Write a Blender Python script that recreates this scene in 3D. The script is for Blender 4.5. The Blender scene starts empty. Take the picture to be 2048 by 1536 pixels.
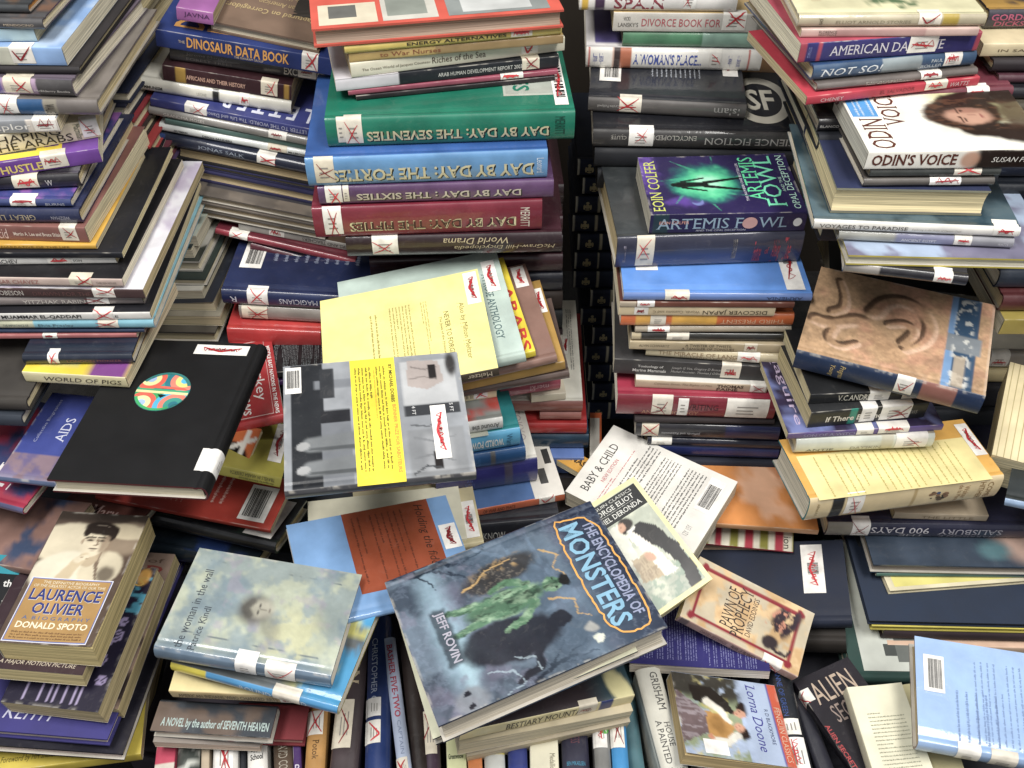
import bpy, math, random, colorsys
import numpy as np
from mathutils import Matrix, Vector

# ---------------------------------------------------------------- camera, world, lamps, exposure
SC = bpy.context.scene
COL = SC.collection
CAM_H = 1.40
PITCH = math.radians(45.0)
FPX = 1886.0                      # focal length in photo pixels (2048 wide)
cam_d = bpy.data.cameras.new('camera'); cam = bpy.data.objects.new('camera', cam_d); COL.objects.link(cam)
cam.location = (0, 0, CAM_H); cam.rotation_euler = (math.pi/2 - PITCH, 0, 0)
cam_d.sensor_fit = 'HORIZONTAL'; cam_d.sensor_width = 36.0; cam_d.lens = 36.0 * FPX / 2048.0
cam_d.clip_start = 0.02; cam_d.clip_end = 50
SC.camera = cam
world = bpy.data.worlds.new('World'); SC.world = world; world.use_nodes = True
world.node_tree.nodes['Background'].inputs[0].default_value = (0.95, 0.97, 1.0, 1)
world.node_tree.nodes['Background'].inputs[1].default_value = 0.28
def area(name, loc, rot, sx, sy, power, col=(1, 1, 1)):
    d = bpy.data.lights.new(name, 'AREA'); d.shape = 'RECTANGLE'; d.size = sx; d.size_y = sy; d.energy = power; d.color = col
    o = bpy.data.objects.new(name, d); COL.objects.link(o); o.location = loc; o.rotation_euler = rot
    return o
area('back_glint_strip', (-0.70, 0.15, 2.70), (math.radians(10), 0, 0), 0.5, 1.3, 37, (1, 0.975, 0.93))
area('back_glint_strip', (0.85, 0.10, 2.70), (math.radians(12), 0, 0), 0.5, 1.3, 37, (1, 0.975, 0.93))
area('back_glint_strip', (0.0, 3.0, 2.70), (math.radians(-35), 0, 0), 2.4, 0.25, 22, (1, 0.985, 0.95))  # added strip lamp at the back, put in for glints on the covers
SC.view_settings.view_transform = 'Standard'; SC.view_settings.look = 'None'
SC.view_settings.exposure = 0.34; SC.view_settings.gamma = 1.0
SC.view_settings.use_curve_mapping = False

# ---------------------------------------------------------------- pixel <-> space helpers (photo pixels)
C0 = np.array([0, 0, CAM_H])
FW = np.array([0, math.cos(PITCH), -math.sin(PITCH)]); RT = np.array([1., 0, 0]); UP = np.array([0, math.sin(PITCH), math.cos(PITCH)])
def ray(u, v): return FW*FPX + RT*(u-1024) + UP*(768-v)
def on_plane(u, v, n, h):
    d = ray(u, v); return C0 + d * ((h - n@C0) / (n@d))
def proj(p):
    q = p - C0; z = q@FW
    return np.array([1024 + FPX*(q@RT)/z, 768 - FPX*(q@UP)/z])
def nrm(a): return a/np.linalg.norm(a)

# ---------------------------------------------------------------- colour, noise, paint helpers
def lin(c):
    if isinstance(c, str):
        c = c.lstrip('#'); c = [int(c[i:i+2], 16)/255 for i in (0, 2, 4)]
    c = np.array(c, float)
    return np.where(c <= .04045, c/12.92, ((c+.055)/1.055)**2.4)
def vnoise(x, y, seed=0):
    r = np.random.RandomState(seed).rand(67, 67)
    x = np.asarray(x, float) + seed*3.17; y = np.asarray(y, float) + seed*1.91
    xi = np.floor(x).astype(int); yi = np.floor(y).astype(int); fx = x-xi; fy = y-yi
    fx = fx*fx*(3-2*fx); fy = fy*fy*(3-2*fy)
    g = lambda a, b: r[a % 67, b % 67]
    return (g(xi, yi)*(1-fx)+g(xi+1, yi)*fx)*(1-fy) + (g(xi, yi+1)*(1-fx)+g(xi+1, yi+1)*fx)*fy
def fbm(x, y, sc=1, seed=0, oct=4):
    a = 0; w = .5; t = 0
    for k in range(oct):
        a = a + w*vnoise(x*sc, y*sc, seed+k); t += w; w *= .55; sc *= 2.03
    return a/t
def sst(a, b, x): t = np.clip((x-a)/(b-a), 0, 1); return t*t*(3-2*t)
def mix(c, d, m):
    m = np.asarray(m)[..., None]; return c*(1-m) + lin(d)*m
def ell(x, y, cx, cy, rx, ry, rot=0, soft=.1):
    c, s = math.cos(math.radians(rot)), math.sin(math.radians(rot)); dx = x-cx; dy = y-cy
    X = (dx*c+dy*s)/rx; Y = (-dx*s+dy*c)/ry
    return 1-sst(1-soft, 1+soft, np.sqrt(X*X+Y*Y))
def seg(x, y, x0, y0, x1, y1, w0, w1=None, soft=.25):
    w1 = w0 if w1 is None else w1
    dx, dy = x1-x0, y1-y0; t = np.clip(((x-x0)*dx+(y-y0)*dy)/(dx*dx+dy*dy+1e-12), 0, 1)
    d = np.hypot(x-x0-t*dx, y-y0-t*dy); w = w0+(w1-w0)*t
    return 1-sst(1-soft, 1+soft, d/w)
def pline(x, y, pts, w0, w1=None, soft=.25):
    w1 = w0 if w1 is None else w1; n = len(pts)-1; m = 0*x
    for i in range(n):
        a = w0+(w1-w0)*i/n; b = w0+(w1-w0)*(i+1)/n
        m = np.maximum(m, seg(x, y, *pts[i], *pts[i+1], a, b, soft))
    return m
def warp(x, y, amp=.5, sc=.5, seed=3):
    return x+(fbm(x, y, sc, seed)-.5)*2*amp, y+(fbm(x, y, sc, seed+40)-.5)*2*amp
def rect(x, y, x0, y0, x1, y1, s=.004):
    return sst(x0-s, x0+s, x)*(1-sst(x1-s, x1+s, x))*sst(y0-s, y0+s, y)*(1-sst(y1-s, y1+s, y))
def poly(x, y, pts, soft=None):
    n = len(pts); ins = np.zeros(x.shape, bool)
    for i in range(n):
        x0, y0 = pts[i]; x1, y1 = pts[(i+1) % n]
        c = ((y0 > y) != (y1 > y)) & (x < (x1-x0)*(y-y0)/((y1-y0) if y1 != y0 else 1e-9)+x0)
        ins ^= c
    return ins.astype(float)

# ---------------------------------------------------------------- materials (all read the printed colour of the mesh)
def mat(name, rough, bump=0, bscale=60, coat=0, spec=.5, stretch=None, rvar=0, dirt=.12, dscale=25, kind=None, dist=.001, scuff=0):
    m = bpy.data.materials.new(name); m.use_nodes = True; nt = m.node_tree; N = nt.nodes; Lk = nt.links
    b = N['Principled BSDF']; b.inputs['Roughness'].default_value = rough
    b.inputs['Specular IOR Level'].default_value = spec
    b.inputs['Coat Weight'].default_value = coat; b.inputs['Coat Roughness'].default_value = .08
    at = N.new('ShaderNodeAttribute'); at.attribute_name = 'Col'
    tc = N.new('ShaderNodeTexCoord'); mp = N.new('ShaderNodeMapping'); Lk.new(tc.outputs['Object'], mp.inputs[0])
    info = N.new('ShaderNodeObjectInfo'); cmb = N.new('ShaderNodeCombineXYZ')
    mul = N.new('ShaderNodeMath'); mul.operation = 'MULTIPLY'; mul.inputs[1].default_value = 7.3
    Lk.new(info.outputs['Random'], mul.inputs[0])
    for i in range(3): Lk.new(mul.outputs[0], cmb.inputs[i])
    if kind != 'page': Lk.new(cmb.outputs[0], mp.inputs['Location'])
    if stretch: mp.inputs['Scale'].default_value = stretch
    nz = N.new('ShaderNodeTexNoise'); nz.inputs['Scale'].default_value = dscale; nz.inputs['Detail'].default_value = 6
    Lk.new(mp.outputs[0], nz.inputs['Vector'])
    mr = N.new('ShaderNodeMapRange'); mr.inputs['From Min'].default_value = .3; mr.inputs['From Max'].default_value = .7
    mr.inputs['To Min'].default_value = 1-dirt; mr.inputs['To Max'].default_value = 1+dirt*.5
    Lk.new(nz.outputs[0], mr.inputs[0])
    vm = N.new('ShaderNodeVectorMath'); vm.operation = 'SCALE'; Lk.new(at.outputs['Color'], vm.inputs[0]); Lk.new(mr.outputs[0], vm.inputs['Scale'])
    if scuff:
        n3 = N.new('ShaderNodeTexNoise'); n3.inputs['Scale'].default_value = 70; n3.inputs['Detail'].default_value = 8; n3.inputs['Roughness'].default_value = .7; n3.inputs['Distortion'].default_value = 1.2
        Lk.new(mp.outputs[0], n3.inputs['Vector'])
        m3 = N.new('ShaderNodeMapRange'); m3.inputs['From Min'].default_value = .56; m3.inputs['From Max'].default_value = .72; m3.inputs['To Max'].default_value = scuff; Lk.new(n3.outputs[0], m3.inputs[0])
        mx = N.new('ShaderNodeMix'); mx.data_type = 'RGBA'; Lk.new(m3.outputs[0], mx.inputs['Factor']); Lk.new(vm.outputs[0], mx.inputs['A']); mx.inputs['B'].default_value = (.42, .40, .37, 1)
        Lk.new(mx.outputs['Result'], b.inputs['Base Color'])
    else: Lk.new(vm.outputs[0], b.inputs['Base Color'])
    if rvar:
        r2 = N.new('ShaderNodeMapRange'); r2.inputs['To Min'].default_value = max(.03, rough-rvar); r2.inputs['To Max'].default_value = rough+rvar
        r2.inputs['From Min'].default_value = .3; r2.inputs['From Max'].default_value = .7
        Lk.new(nz.outputs[0], r2.inputs[0]); Lk.new(r2.outputs[0], b.inputs['Roughness'])
    if bump:
        n2 = N.new('ShaderNodeTexNoise'); n2.inputs['Scale'].default_value = bscale; n2.inputs['Detail'].default_value = 5
        n2.inputs['Distortion'].default_value = .6 if kind == 'plastic' else 0
        Lk.new(mp.outputs[0], n2.inputs['Vector'])
        bp = N.new('ShaderNodeBump'); bp.inputs['Strength'].default_value = bump; bp.inputs['Distance'].default_value = dist
        Lk.new(n2.outputs[0], bp.inputs['Height']); Lk.new(bp.outputs[0], b.inputs['Normal'])
        if kind == 'plastic': Lk.new(bp.outputs[0], b.inputs['Coat Normal'])
    return m
M_J = mat('plastic_covered_jacket', .38, bump=.34, bscale=24, coat=.55, spec=.4, rvar=.1, kind='plastic', dist=.0022, dirt=.2, scuff=.06)
M_P = mat('laminated_card', .42, bump=.16, bscale=38, coat=.06, spec=.35, rvar=.1, dist=.001, dirt=.18, scuff=.06)
M_B = mat('matt_black_board', .6, bump=.1, bscale=45, rvar=.05, dist=.001, dirt=.15, spec=.3)
M_H = mat('book_cloth', .75, bump=.5, bscale=900, dist=.0003, dirt=.2, rvar=.1)
M_PG = mat('paper_edges', .9, bump=.6, bscale=1.0, stretch=(9, 9, 820), dscale=1.0, kind='page', dist=.0008, dirt=.55, spec=.2)
M_S = mat('sticker_paper', .5, bump=.2, bscale=60, dirt=.22, dscale=70, dist=.0006)
M_K = mat('printing_ink', .45, dirt=.12, dscale=90)

# ---------------------------------------------------------------- mesh builder
class MB:
    def __init__(s): s.v = []; s.c = []; s.polys = []; s.sm = []; s.n = 0
    def add(s, V, F, C, smooth=False):
        V = np.asarray(V, float).reshape(-1, 3); C = np.asarray(C, float)
        if C.ndim == 1: C = np.tile(C, (len(V), 1))
        s.v.append(V); s.c.append(C)
        s.polys.append(np.asarray(F, int).reshape(len(F), -1) + s.n) if not isinstance(F, list) else s.polys.append([[i+s.n for i in f] for f in F])
        s.sm.append((len(F), smooth)); s.n += len(V)
    def grid(s, P, C, smooth=True, flip=False):
        n, m = P.shape[:2]; idx = np.arange(n*m).reshape(n, m)
        F = np.stack([idx[:-1, :-1], idx[1:, :-1], idx[1:, 1:], idx[:-1, 1:]], -1).reshape(-1, 4)
        if flip: F = F[:, ::-1]
        C = np.asarray(C, float)
        s.add(P.reshape(-1, 3), F, C.reshape(-1, 3) if C.ndim == 3 else C, smooth)
    def build(s, name, material, parent=None):
        if not s.n: return None
        V = np.concatenate(s.v); C = np.concatenate(s.c); C = C*.90+C.mean(1, keepdims=True)*.10
        li = []; ls = []
        for p in s.polys:
            if isinstance(p, list):
                for f in p: li.append(np.array(f)); ls.append(np.array([len(f)]))
            else:
                li.append(p.ravel()); ls.append(np.full(len(p), p.shape[1]))
        li = np.concatenate(li); tot = np.concatenate(ls); start = np.concatenate([[0], np.cumsum(tot)[:-1]])
        me = bpy.data.meshes.new(name)
        me.vertices.add(len(V)); me.vertices.foreach_set('co', V.astype(np.float32).ravel())
        me.loops.add(len(li)); me.loops.foreach_set('vertex_index', li.astype(np.int32))
        me.polygons.add(len(tot)); me.polygons.foreach_set('loop_start', start.astype(np.int32)); me.polygons.foreach_set('loop_total', tot.astype(np.int32))
        me.polygons.foreach_set('use_smooth', np.concatenate([np.full(k, f, bool) for k, f in s.sm]))
        me.update(calc_edges=True)
        a = me.color_attributes.new('Col', 'FLOAT_COLOR', 'POINT')
        a.data.foreach_set('color', np.concatenate([np.clip(C, 0, 1), np.ones((len(C), 1))], 1).astype(np.float32).ravel())
        me.materials.append(material)
        o = bpy.data.objects.new(name, me); COL.objects.link(o)
        if parent is not None: o.parent = parent
        return o

# ---------------------------------------------------------------- lettering
_tc = {}
def glyphs(s, bold=0, shear=0):
    k = (s, bold, shear)
    if k in _tc: return _tc[k]
    cu = bpy.data.curves.new('t', 'FONT'); cu.body = s; cu.resolution_u = 2; cu.offset = bold; cu.shear = shear; cu.fill_mode = 'BOTH'
    ob = bpy.data.objects.new('t', cu); me = ob.to_mesh()
    V = np.array([v.co[:2] for v in me.vertices]).reshape(-1, 2); F = [list(p.vertices) for p in me.polygons]
    ob.to_mesh_clear(); bpy.data.objects.remove(ob); bpy.data.curves.remove(cu)
    if len(V):
        mn = V.min(0); mx = V.max(0); V = (V-mn)/np.maximum(mx-mn, 1e-6)
    _tc[k] = (V, F); return V, F
SERIF = {'A': ((0, 0), (1, 0)), 'B': ((0, 0), (0, 1)), 'D': ((0, 0), (0, 1)), 'E': ((0, 0), (0, 1)), 'F': ((.12, 0), (0, 1)), 'H': ((0, 0), (0, 1), (1, 0), (1, 1)),
         'I': ((.5, 0), (.5, 1)), 'K': ((0, 0), (0, 1), (1, 0), (.9, 1)), 'L': ((0, 0), (.12, 1)), 'M': ((0, 0), (0, 1), (1, 0), (1, 1)), 'N': ((0, 0), (0, 1), (1, 1)),
         'P': ((.12, 0), (0, 1)), 'R': ((0, 0), (0, 1), (1, 0)), 'T': ((.5, 0),), 'U': ((0, 1), (1, 1)), 'V': ((0, 1), (1, 1)), 'W': ((0, 1), (1, 1)), 'X': ((0, 0), (1, 0), (0, 1), (1, 1)), 'Y': ((.5, 0), (0, 1), (1, 1))}
_ad = {}
def charbox(ch):
    if ch not in _ad:
        def ext(t):
            cu = bpy.data.curves.new('t', 'FONT'); cu.body = t; ob = bpy.data.objects.new('t', cu); me = ob.to_mesh()
            xs = [v.co[0] for v in me.vertices]; r = (min(xs), max(xs)) if xs else (0, 0)
            ob.to_mesh_clear(); bpy.data.objects.remove(ob); bpy.data.curves.remove(cu); return r
        a, b = ext(ch); c = ext('|'+ch+'|'); d = ext('||')
        _ad[ch] = (a, b, (c[1]-c[0])-(d[1]-d[0]))
    return _ad[ch]
def serif_quads(s):
    """small serif bars for capitals, in the 0..1 box of the word"""
    x = 0; out = []; lo = None; hi = 0
    for ch in s:
        if ch == ' ':
            x += .28; continue
        a, b, adv = charbox(ch)
        if lo is None: lo = x+a
        hi = x+b
        for fx, fy in SERIF.get(ch, ()):
            w = .10; st = .045
            px = x+a+(b-a)*fx; px += st if fx == 0 else (-st if fx == 1 else 0)
            out.append((px-w, px+w, fy))
        x += adv
    r = []
    for a, b, fy in out:
        r.append(((a-lo)/(hi-lo), 0 if fy == 0 else .95, (b-lo)/(hi-lo), .05 if fy == 0 else 1))
    return r
# ---------------------------------------------------------------- the book builder
RND = random.Random(7)
BOOKS = []
PAGE_COLS = ['#e6d9b4', '#dfd0a6', '#ece3c8', '#d8c69a', '#e9dfc6', '#cfbd92']
class Book:
    def __init__(s, M, a, b, t, kind='j', side='S', col='#444444', spine=None, desc='book', top=None, tt=(), tx=(), lab=(), bc=(), pr=(), sp=(),
                 rot=0, page=None, name=None, wedge=0, lift=0, res=None, edge=None, group=None, blurb=(), bulge=None, sfn=None, mott=.22, c2=None, inset=None):
        s.seed = len(BOOKS)+11; s.a, s.b, s.t, s.side, s.kind, s.rot = a, b, t, side, kind, rot
        s.M = M; s.wedge = 0; s.lift = 0
        _r = random.Random(s.seed*13)
        if kind == 'p' and not lift and not wedge: wedge, lift = _r.uniform(0, .07), _r.choice([0, .0012, .0025, .004])
        s.L, s.W = (a, b) if side in 'SN' else (b, a)
        s.T = t; s.wedge = wedge; s.lift = lift; T = t; L, W = s.L, s.W
        hard = kind in 'jh'
        s.hard = hard
        rs = np.random.RandomState(s.seed)
        c = .0026 if hard else .0005
        c = min(c, T*.16)
        bul = bulge if bulge is not None else (min(.0035, T*.12) if hard else 0.0004)
        r = min(.0028 if hard else .0011, T*.3)
        base = lin(col); spc = lin(spine) if spine else base
        # ---- profile
        P = [(W, 0), (bul+r, 0)]; tag = [0, 0]
        for k in range(1, 4):
            an = math.pi/2*k/4; P.append((bul+r-r*math.sin(an), r-r*math.cos(an))); tag.append(1)
        ns = max(5, int(T/.002)) if res else max(4, int(T/.004))
        for k in range(ns+1):
            z = r+(T-2*r)*k/ns; P.append((bul*(2*z/T-1)**2, z)); tag.append(1)
        for k in range(1, 4):
            an = math.pi/2*k/4; P.append((bul+r-r*math.cos(an), T-r+r*math.sin(an))); tag.append(3)
        nv = int((W)/res) if res else max(8, int(W/.008))
        P.append((bul+r, T)); tag.append(2); gs = bul+r
        if hard and W > .06:
            gd = min(.0009, T*.07)
            for dy, dz in ((.0035, 0), (.0052, gd), (.0070, gd), (.0088, 0)): P.append((bul+r+dy, T-dz)); tag.append(2)
            gs = bul+r+.0088
        for k in range(1, nv+1):
            P.append((gs+(W-gs)*k/nv, T)); tag.append(2)
        P = np.array(P); tag = np.array(tag)
        s.P = P; d = np.hypot(*np.diff(P, axis=0).T); g = np.concatenate([[0], np.cumsum(d)])
        tan = np.gradient(P, axis=0); tan /= np.hypot(tan[:, 0], tan[:, 1])[:, None]+1e-12
        s.N2 = np.stack([-tan[:, 1], tan[:, 0]], 1)*1.0
        # outward normal: left of travel direction is outside here (travel W->0 along the bottom, outside is -z)
        if s.N2[0, 1] > 0: s.N2 = -s.N2
        s.g = g; s.g_sp0 = g[5]; s.g_sp1 = g[5+ns]; s.g_top = g[np.argmax(tag == 2)]
        nx = int(L/res) if res else max(10, int(L/(.0022 if (sp or pr) else .006)))
        X = np.linspace(0, L, nx+1)
        XX, ZZ = np.meshgrid(X, np.arange(len(P)), indexing='ij')
        PO = np.stack([XX, P[ZZ, 0], P[ZZ, 1]], -1)
        Cg = np.zeros(PO.shape)
        # spine colours
        sg = XX/L; tg = PO[..., 2]/T
        n1 = fbm(sg*L*100, tg*T*100, .45, s.seed)
        n2 = fbm(sg*L*100, tg*T*100, 2.2, s.seed+9)
        spcol = np.ones(PO.shape)*spc*(1-mott+2*mott*n1)[..., None]
        for (s0, s1, cc) in sp:
            m = (sg >= s0) & (sg <= s1); spcol[m] = lin(cc)*(1-mott+2*mott*n1[m])[..., None]
        if sfn: spcol = sfn(sg, tg, L*100, T*100)
        # top colours
        if side == 'S': u, v = PO[..., 0]/L, PO[..., 1]/W
        elif side == 'N': u, v = 1-PO[..., 0]/L, 1-PO[..., 1]/W
        elif side == 'E': u, v = 1-PO[..., 1]/W, PO[..., 0]/L
        else: u, v = PO[..., 1]/W, 1-PO[..., 0]/L
        p, q = s.uv2pq(u, v)
        s.pw, s.ph = (a, b) if rot in (0, 180) else (b, a)
        if top: tc_ = top(p, q, s.pw*100, s.ph*100)
        else:
            tc_ = np.ones(PO.shape)*base*(1-mott+2*mott*fbm(PO[..., 0]*100, PO[..., 1]*100, .35, s.seed+3))[..., None]
            if c2: tc_ = mix(tc_, c2, sst(.5, .62, fbm(PO[..., 0]*100, PO[..., 1]*100, .22, s.seed+5)))
        Cg[:] = np.where((tag[ZZ] == 2)[..., None], tc_, spcol)
        Cg[tag[ZZ] == 0] = base*.8
        if kind == 'p' or res:
            ew = np.minimum(np.minimum(PO[..., 0], L-PO[..., 0]), W-PO[..., 1])
            wear = .5*(tag[ZZ] == 2)*(1-sst(.0006, .0032, ew))*sst(.48, .7, fbm(sg*L*100, tg*0+p*W*100, 1.1, s.seed+9)) if res else 0*n2
            wear = np.maximum(wear, ((tag[ZZ] == 3))*sst(.52, .7, fbm(sg*L*100, tg*T*100, .9, s.seed+9))*.5)
            Cg = mix(Cg, '#d9d2c4', np.clip(wear, 0, 1)*.75)
        mb = MB()
        mb.grid(s.D(PO, 1), Cg, True, flip=True)
        # inner sheet
        PI = P - s.N2*c
        PI[:, 0] = np.minimum(PI[:, 0], W); nxi = 6
        Xi = np.linspace(0, L, nxi+1); XI, ZI = np.meshgrid(Xi, np.arange(len(P)), indexing='ij')
        if kind == 'j': inc = lin('#d8d2c6')*.8
        elif kind == 'h': inc = base*.9
        else: inc = lin('#d9d3c4')
        edge_c = lin(edge) if edge else (base*.85 if hard else base*.5+lin('#cfc6b0')*.5)
        mb.grid(s.D(np.stack([XI, PI[ZI, 0], PI[ZI, 1]], -1), 1), inc, True)
        # caps (head and tail edges of the boards) and fore edges
        for x, fl in ((0, False), (L, True)):
            V = np.concatenate([np.stack([np.full(len(P), x), P[:, 0], P[:, 1]], 1), np.stack([np.full(len(P), x), PI[:, 0], PI[:, 1]], 1)])
            n = len(P); i = np.arange(n-1); F = np.stack([i, i+1, i+1+n, i+n], 1)
            mb.add(s.D(V, 1), F[:, ::-1] if not fl else F, edge_c)
        for k, fl in ((0, False), (len(P)-1, True)):
            xs = X; V = np.concatenate([np.stack([xs, np.full(nx+1, P[k, 0]), np.full(nx+1, P[k, 1])], 1), np.stack([xs, np.full(nx+1, PI[k, 0]), np.full(nx+1, PI[k, 1])], 1)])
            n = nx+1; i = np.arange(n-1); F = np.stack([i, i+1, i+1+n, i+n], 1)
            mb.add(s.D(V, 1), F if not fl else F[:, ::-1], edge_c)
        s.root = bpy.data.objects.new(name or {'j': 'jacketed_book', 'h': 'hardcover_book', 'p': 'paperback_book'}[kind], None); COL.objects.link(s.root)
        s.root.empty_display_size = .02; s.root.matrix_world = Matrix([list(r_) for r_ in M])
        s.root['category'] = 'book'; s.desc = desc; s.root['label'] = desc
        if group: s.root['group'] = group
        mb.build('cover', {'j': M_J, 'h': M_H, 'p': M_P}[kind], s.root)
        # ---- page block
        ins = (.0035 if hard else .0002) if inset is None else inset
        y0 = bul+c+.001; y1 = W-ins; x0, x1 = ins, L-ins; z0, z1 = c, T-c
        pc = lin(page or PAGE_COLS[s.seed % len(PAGE_COLS)])
        ny = 8; nxp = 10; nzp = 5
        pm = MB()
        conc = min(.003, T*.1) if hard else .0006
        def pp(fx, fy, fz):
            e = (y1-conc*4*fz*(1-fz)) if hard else (y1+ .0008*np.sin(fz*9+s.seed)*0)
            return np.stack(np.broadcast_arrays(x0+(x1-x0)*fx, y0+(e-y0)*fy, z0+(z1-z0)*fz), -1)
        fx, fz = np.meshgrid(np.linspace(0, 1, nxp), np.linspace(0, 1, nzp), indexing='ij')
        pm.grid(s.D(pp(fx, 1.0, fz), 0), pc, False, flip=False)
        fy, fz = np.meshgrid(np.linspace(0, 1, ny), np.linspace(0, 1, nzp), indexing='ij')
        pm.grid(s.D(pp(0., fy, fz), 0), pc, False, flip=False); pm.grid(s.D(pp(1., fy, fz), 0), pc, False, flip=True)
        fx, fy = np.meshgrid(np.linspace(0, 1, nxp), np.linspace(0, 1, ny), indexing='ij')
        pm.grid(s.D(pp(fx, fy, 1.), 0), pc, False, flip=False); pm.grid(s.D(pp(fx, fy, 0.), 0), pc, False, flip=True)
        pm.build('page_block', M_PG, s.root)
        # ---- decoration
        ink = MB(); pr_ = MB(); s.lay = .00012
        for it in pr: s.print_top(pr_, *it)
        for it in blurb: s.blurb(ink, *it)
        for it in tt: s.text_top(ink, *it)
        for it in tx: s.text_spine(ink, *it)
        pr_.build('cover_print', M_P if kind != 'j' else M_J, s.root)
        ink.build('lettering', M_K, s.root)
        for it in lab: s.label_spine(*it)
        for it in bc: s.label_top(*it)
        BOOKS.append(s)
    # canonical (x along spine, y from spine, z up) -> display local, centred on the base
    def D(s, P, cov):
        x, y, z = P[..., 0], P[..., 1], P[..., 2]
        fac = np.clip(y/s.W, 0, 1)
        z = z*(1+s.wedge*fac)
        if cov and s.lift: z = z + s.lift*(z > s.T*.8)*fac**3*(.35+.65*(x/s.L)**2)
        if s.side == 'S': X, Y, Z = x-s.a/2, y-s.b/2, z
        elif s.side == 'N': X, Y, Z = s.a/2-x, s.b/2-y, z
        elif s.side == 'E': X, Y, Z = s.a/2-y, x-s.b/2, z
        elif s.side == 'W': X, Y, Z = y-s.a/2, s.b/2-x, z
        return np.stack([X, Y, Z], -1)
    def uv2pq(s, u, v):
        return {0: (u, v), 90: (v, 1-u), -90: (1-v, u), 180: (1-u, 1-v)}[s.rot]
    def pq2uv(s, p, q):
        return {0: (p, q), 90: (1-q, p), -90: (q, 1-p), 180: (1-p, 1-q)}[s.rot]
    def top(s, p, q, off):
        u, v = s.pq2uv(p, q)
        if s.side == 'S': x, y = u*s.L, v*s.W
        elif s.side == 'N': x, y = (1-u)*s.L, (1-v)*s.W
        elif s.side == 'E': x, y = v*s.L, (1-u)*s.W
        else: x, y = (1-v)*s.L, u*s.W
        return s.D(np.stack(np.broadcast_arrays(x, y, s.T+off+0*x), -1), 1)
    def path(s, x, g, off):
        y = np.interp(g, s.g, s.P[:, 0]); z = np.interp(g, s.g, s.P[:, 1])
        ny = np.interp(g, s.g, s.N2[:, 0]); nz = np.interp(g, s.g, s.N2[:, 1]); n = np.hypot(ny, nz)+1e-9
        return s.D(np.stack(np.broadcast_arrays(x, y+ny/n*off, z+nz/n*off), -1), 1)
    def print_top(s, mb, pts, col, off=None):
        """pts: (p0,q0,p1,q1) rectangle, or list of points (convex fan), in upright cover coordinates"""
        s.lay += .00004; off = off or s.lay
        if len(pts) == 4 and not hasattr(pts[0], '__len__'):
            p0, q0, p1, q1 = pts; P, Q = np.meshgrid(np.linspace(p0, p1, 9), np.linspace(q0, q1, 9), indexing='ij')
            V = s.top(P, Q, off); c = lin(col)*(.92+.16*fbm(P*s.pw*100, Q*s.ph*100, .6, s.seed+2))[..., None]
            mb.grid(V, c, False, flip=False)
        else:
            A = np.array(pts, float); V = s.top(A[:, 0], A[:, 1], off); mb.add(V, [list(range(len(A)))], lin(col))
    def text_top(s, mb, txt, p0, q0, p1, q1, col, opt=''):
        V, F = glyphs(txt, .022 if 'b' in opt else 0, .25 if 'i' in opt else 0)
        if not len(V): return
        Q = []
        if 'f' in opt: V = 1-V
        if 'v' in opt: a, b = V[:, 1], V[:, 0]; a, b = a, 1-b      # reads downwards
        elif 'w' in opt: a, b = 1-V[:, 1], V[:, 0]                 # reads upwards
        else: a, b = V[:, 0], V[:, 1]
        s.lay += .00003
        P = s.top(p0+(p1-p0)*a, q0+(q1-q0)*b, s.lay+.00008)
        if 'o' in opt:
            e = .0012
            mb.add(s.top(p0+(p1-p0)*a+e/s.pw, q0+(q1-q0)*b-e/s.ph, s.lay), F, lin('#14141c'))
        mb.add(P, F, lin(col))
        if 's' in opt: 
            for (a0, b0, a1, b1) in serif_quads(txt):
                R = np.array([(a0, b0), (a1, b0), (a1, b1), (a0, b1)])
                if 'f' in opt: R = 1-R
                if 'v' in opt: R = np.stack([R[:, 1], 1-R[:, 0]], 1)
                elif 'w' in opt: R = np.stack([1-R[:, 1], R[:, 0]], 1)
                mb.add(s.top(p0+(p1-p0)*R[:, 0], q0+(q1-q0)*R[:, 1], s.lay+.00011), [[0, 1, 2, 3]], lin(col))
    def text_spine(s, mb, txt, s0, s1, t0, t1, col, opt=''):
        V, F = glyphs(txt, .022 if 'b' in opt else 0, .25 if 'i' in opt else 0)
        if not len(V): return
        if 'f' in opt: V = 1-V
        tr = (lambda V: np.stack([V[:, 1], 1-V[:, 0]], 1)) if 'v' in opt else (lambda V: V)
        V = tr(V)
        gg = lambda t: s.g_sp0+(s.g_sp1-s.g_sp0)*t
        if 'o' in opt: mb.add(s.path(s.L*(s0+(s1-s0)*V[:, 0])+.0014, gg(t0+(t1-t0)*V[:, 1])-.0012, .0003), F, lin('#151515'))
        mb.add(s.path(s.L*(s0+(s1-s0)*V[:, 0]), gg(t0+(t1-t0)*V[:, 1]), .00045), F, lin(col))
        if 's' in opt:
            for (a0, b0, a1, b1) in serif_quads(txt):
                R = np.array([(a0, b0), (a1, b0), (a1, b1), (a0, b1)])
                if 'f' in opt: R = 1-R
                R = tr(R)
                mb.add(s.path(s.L*(s0+(s1-s0)*R[:, 0]), gg(t0+(t1-t0)*R[:, 1]), .0005), [[0, 1, 2, 3]], lin(col))
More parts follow.
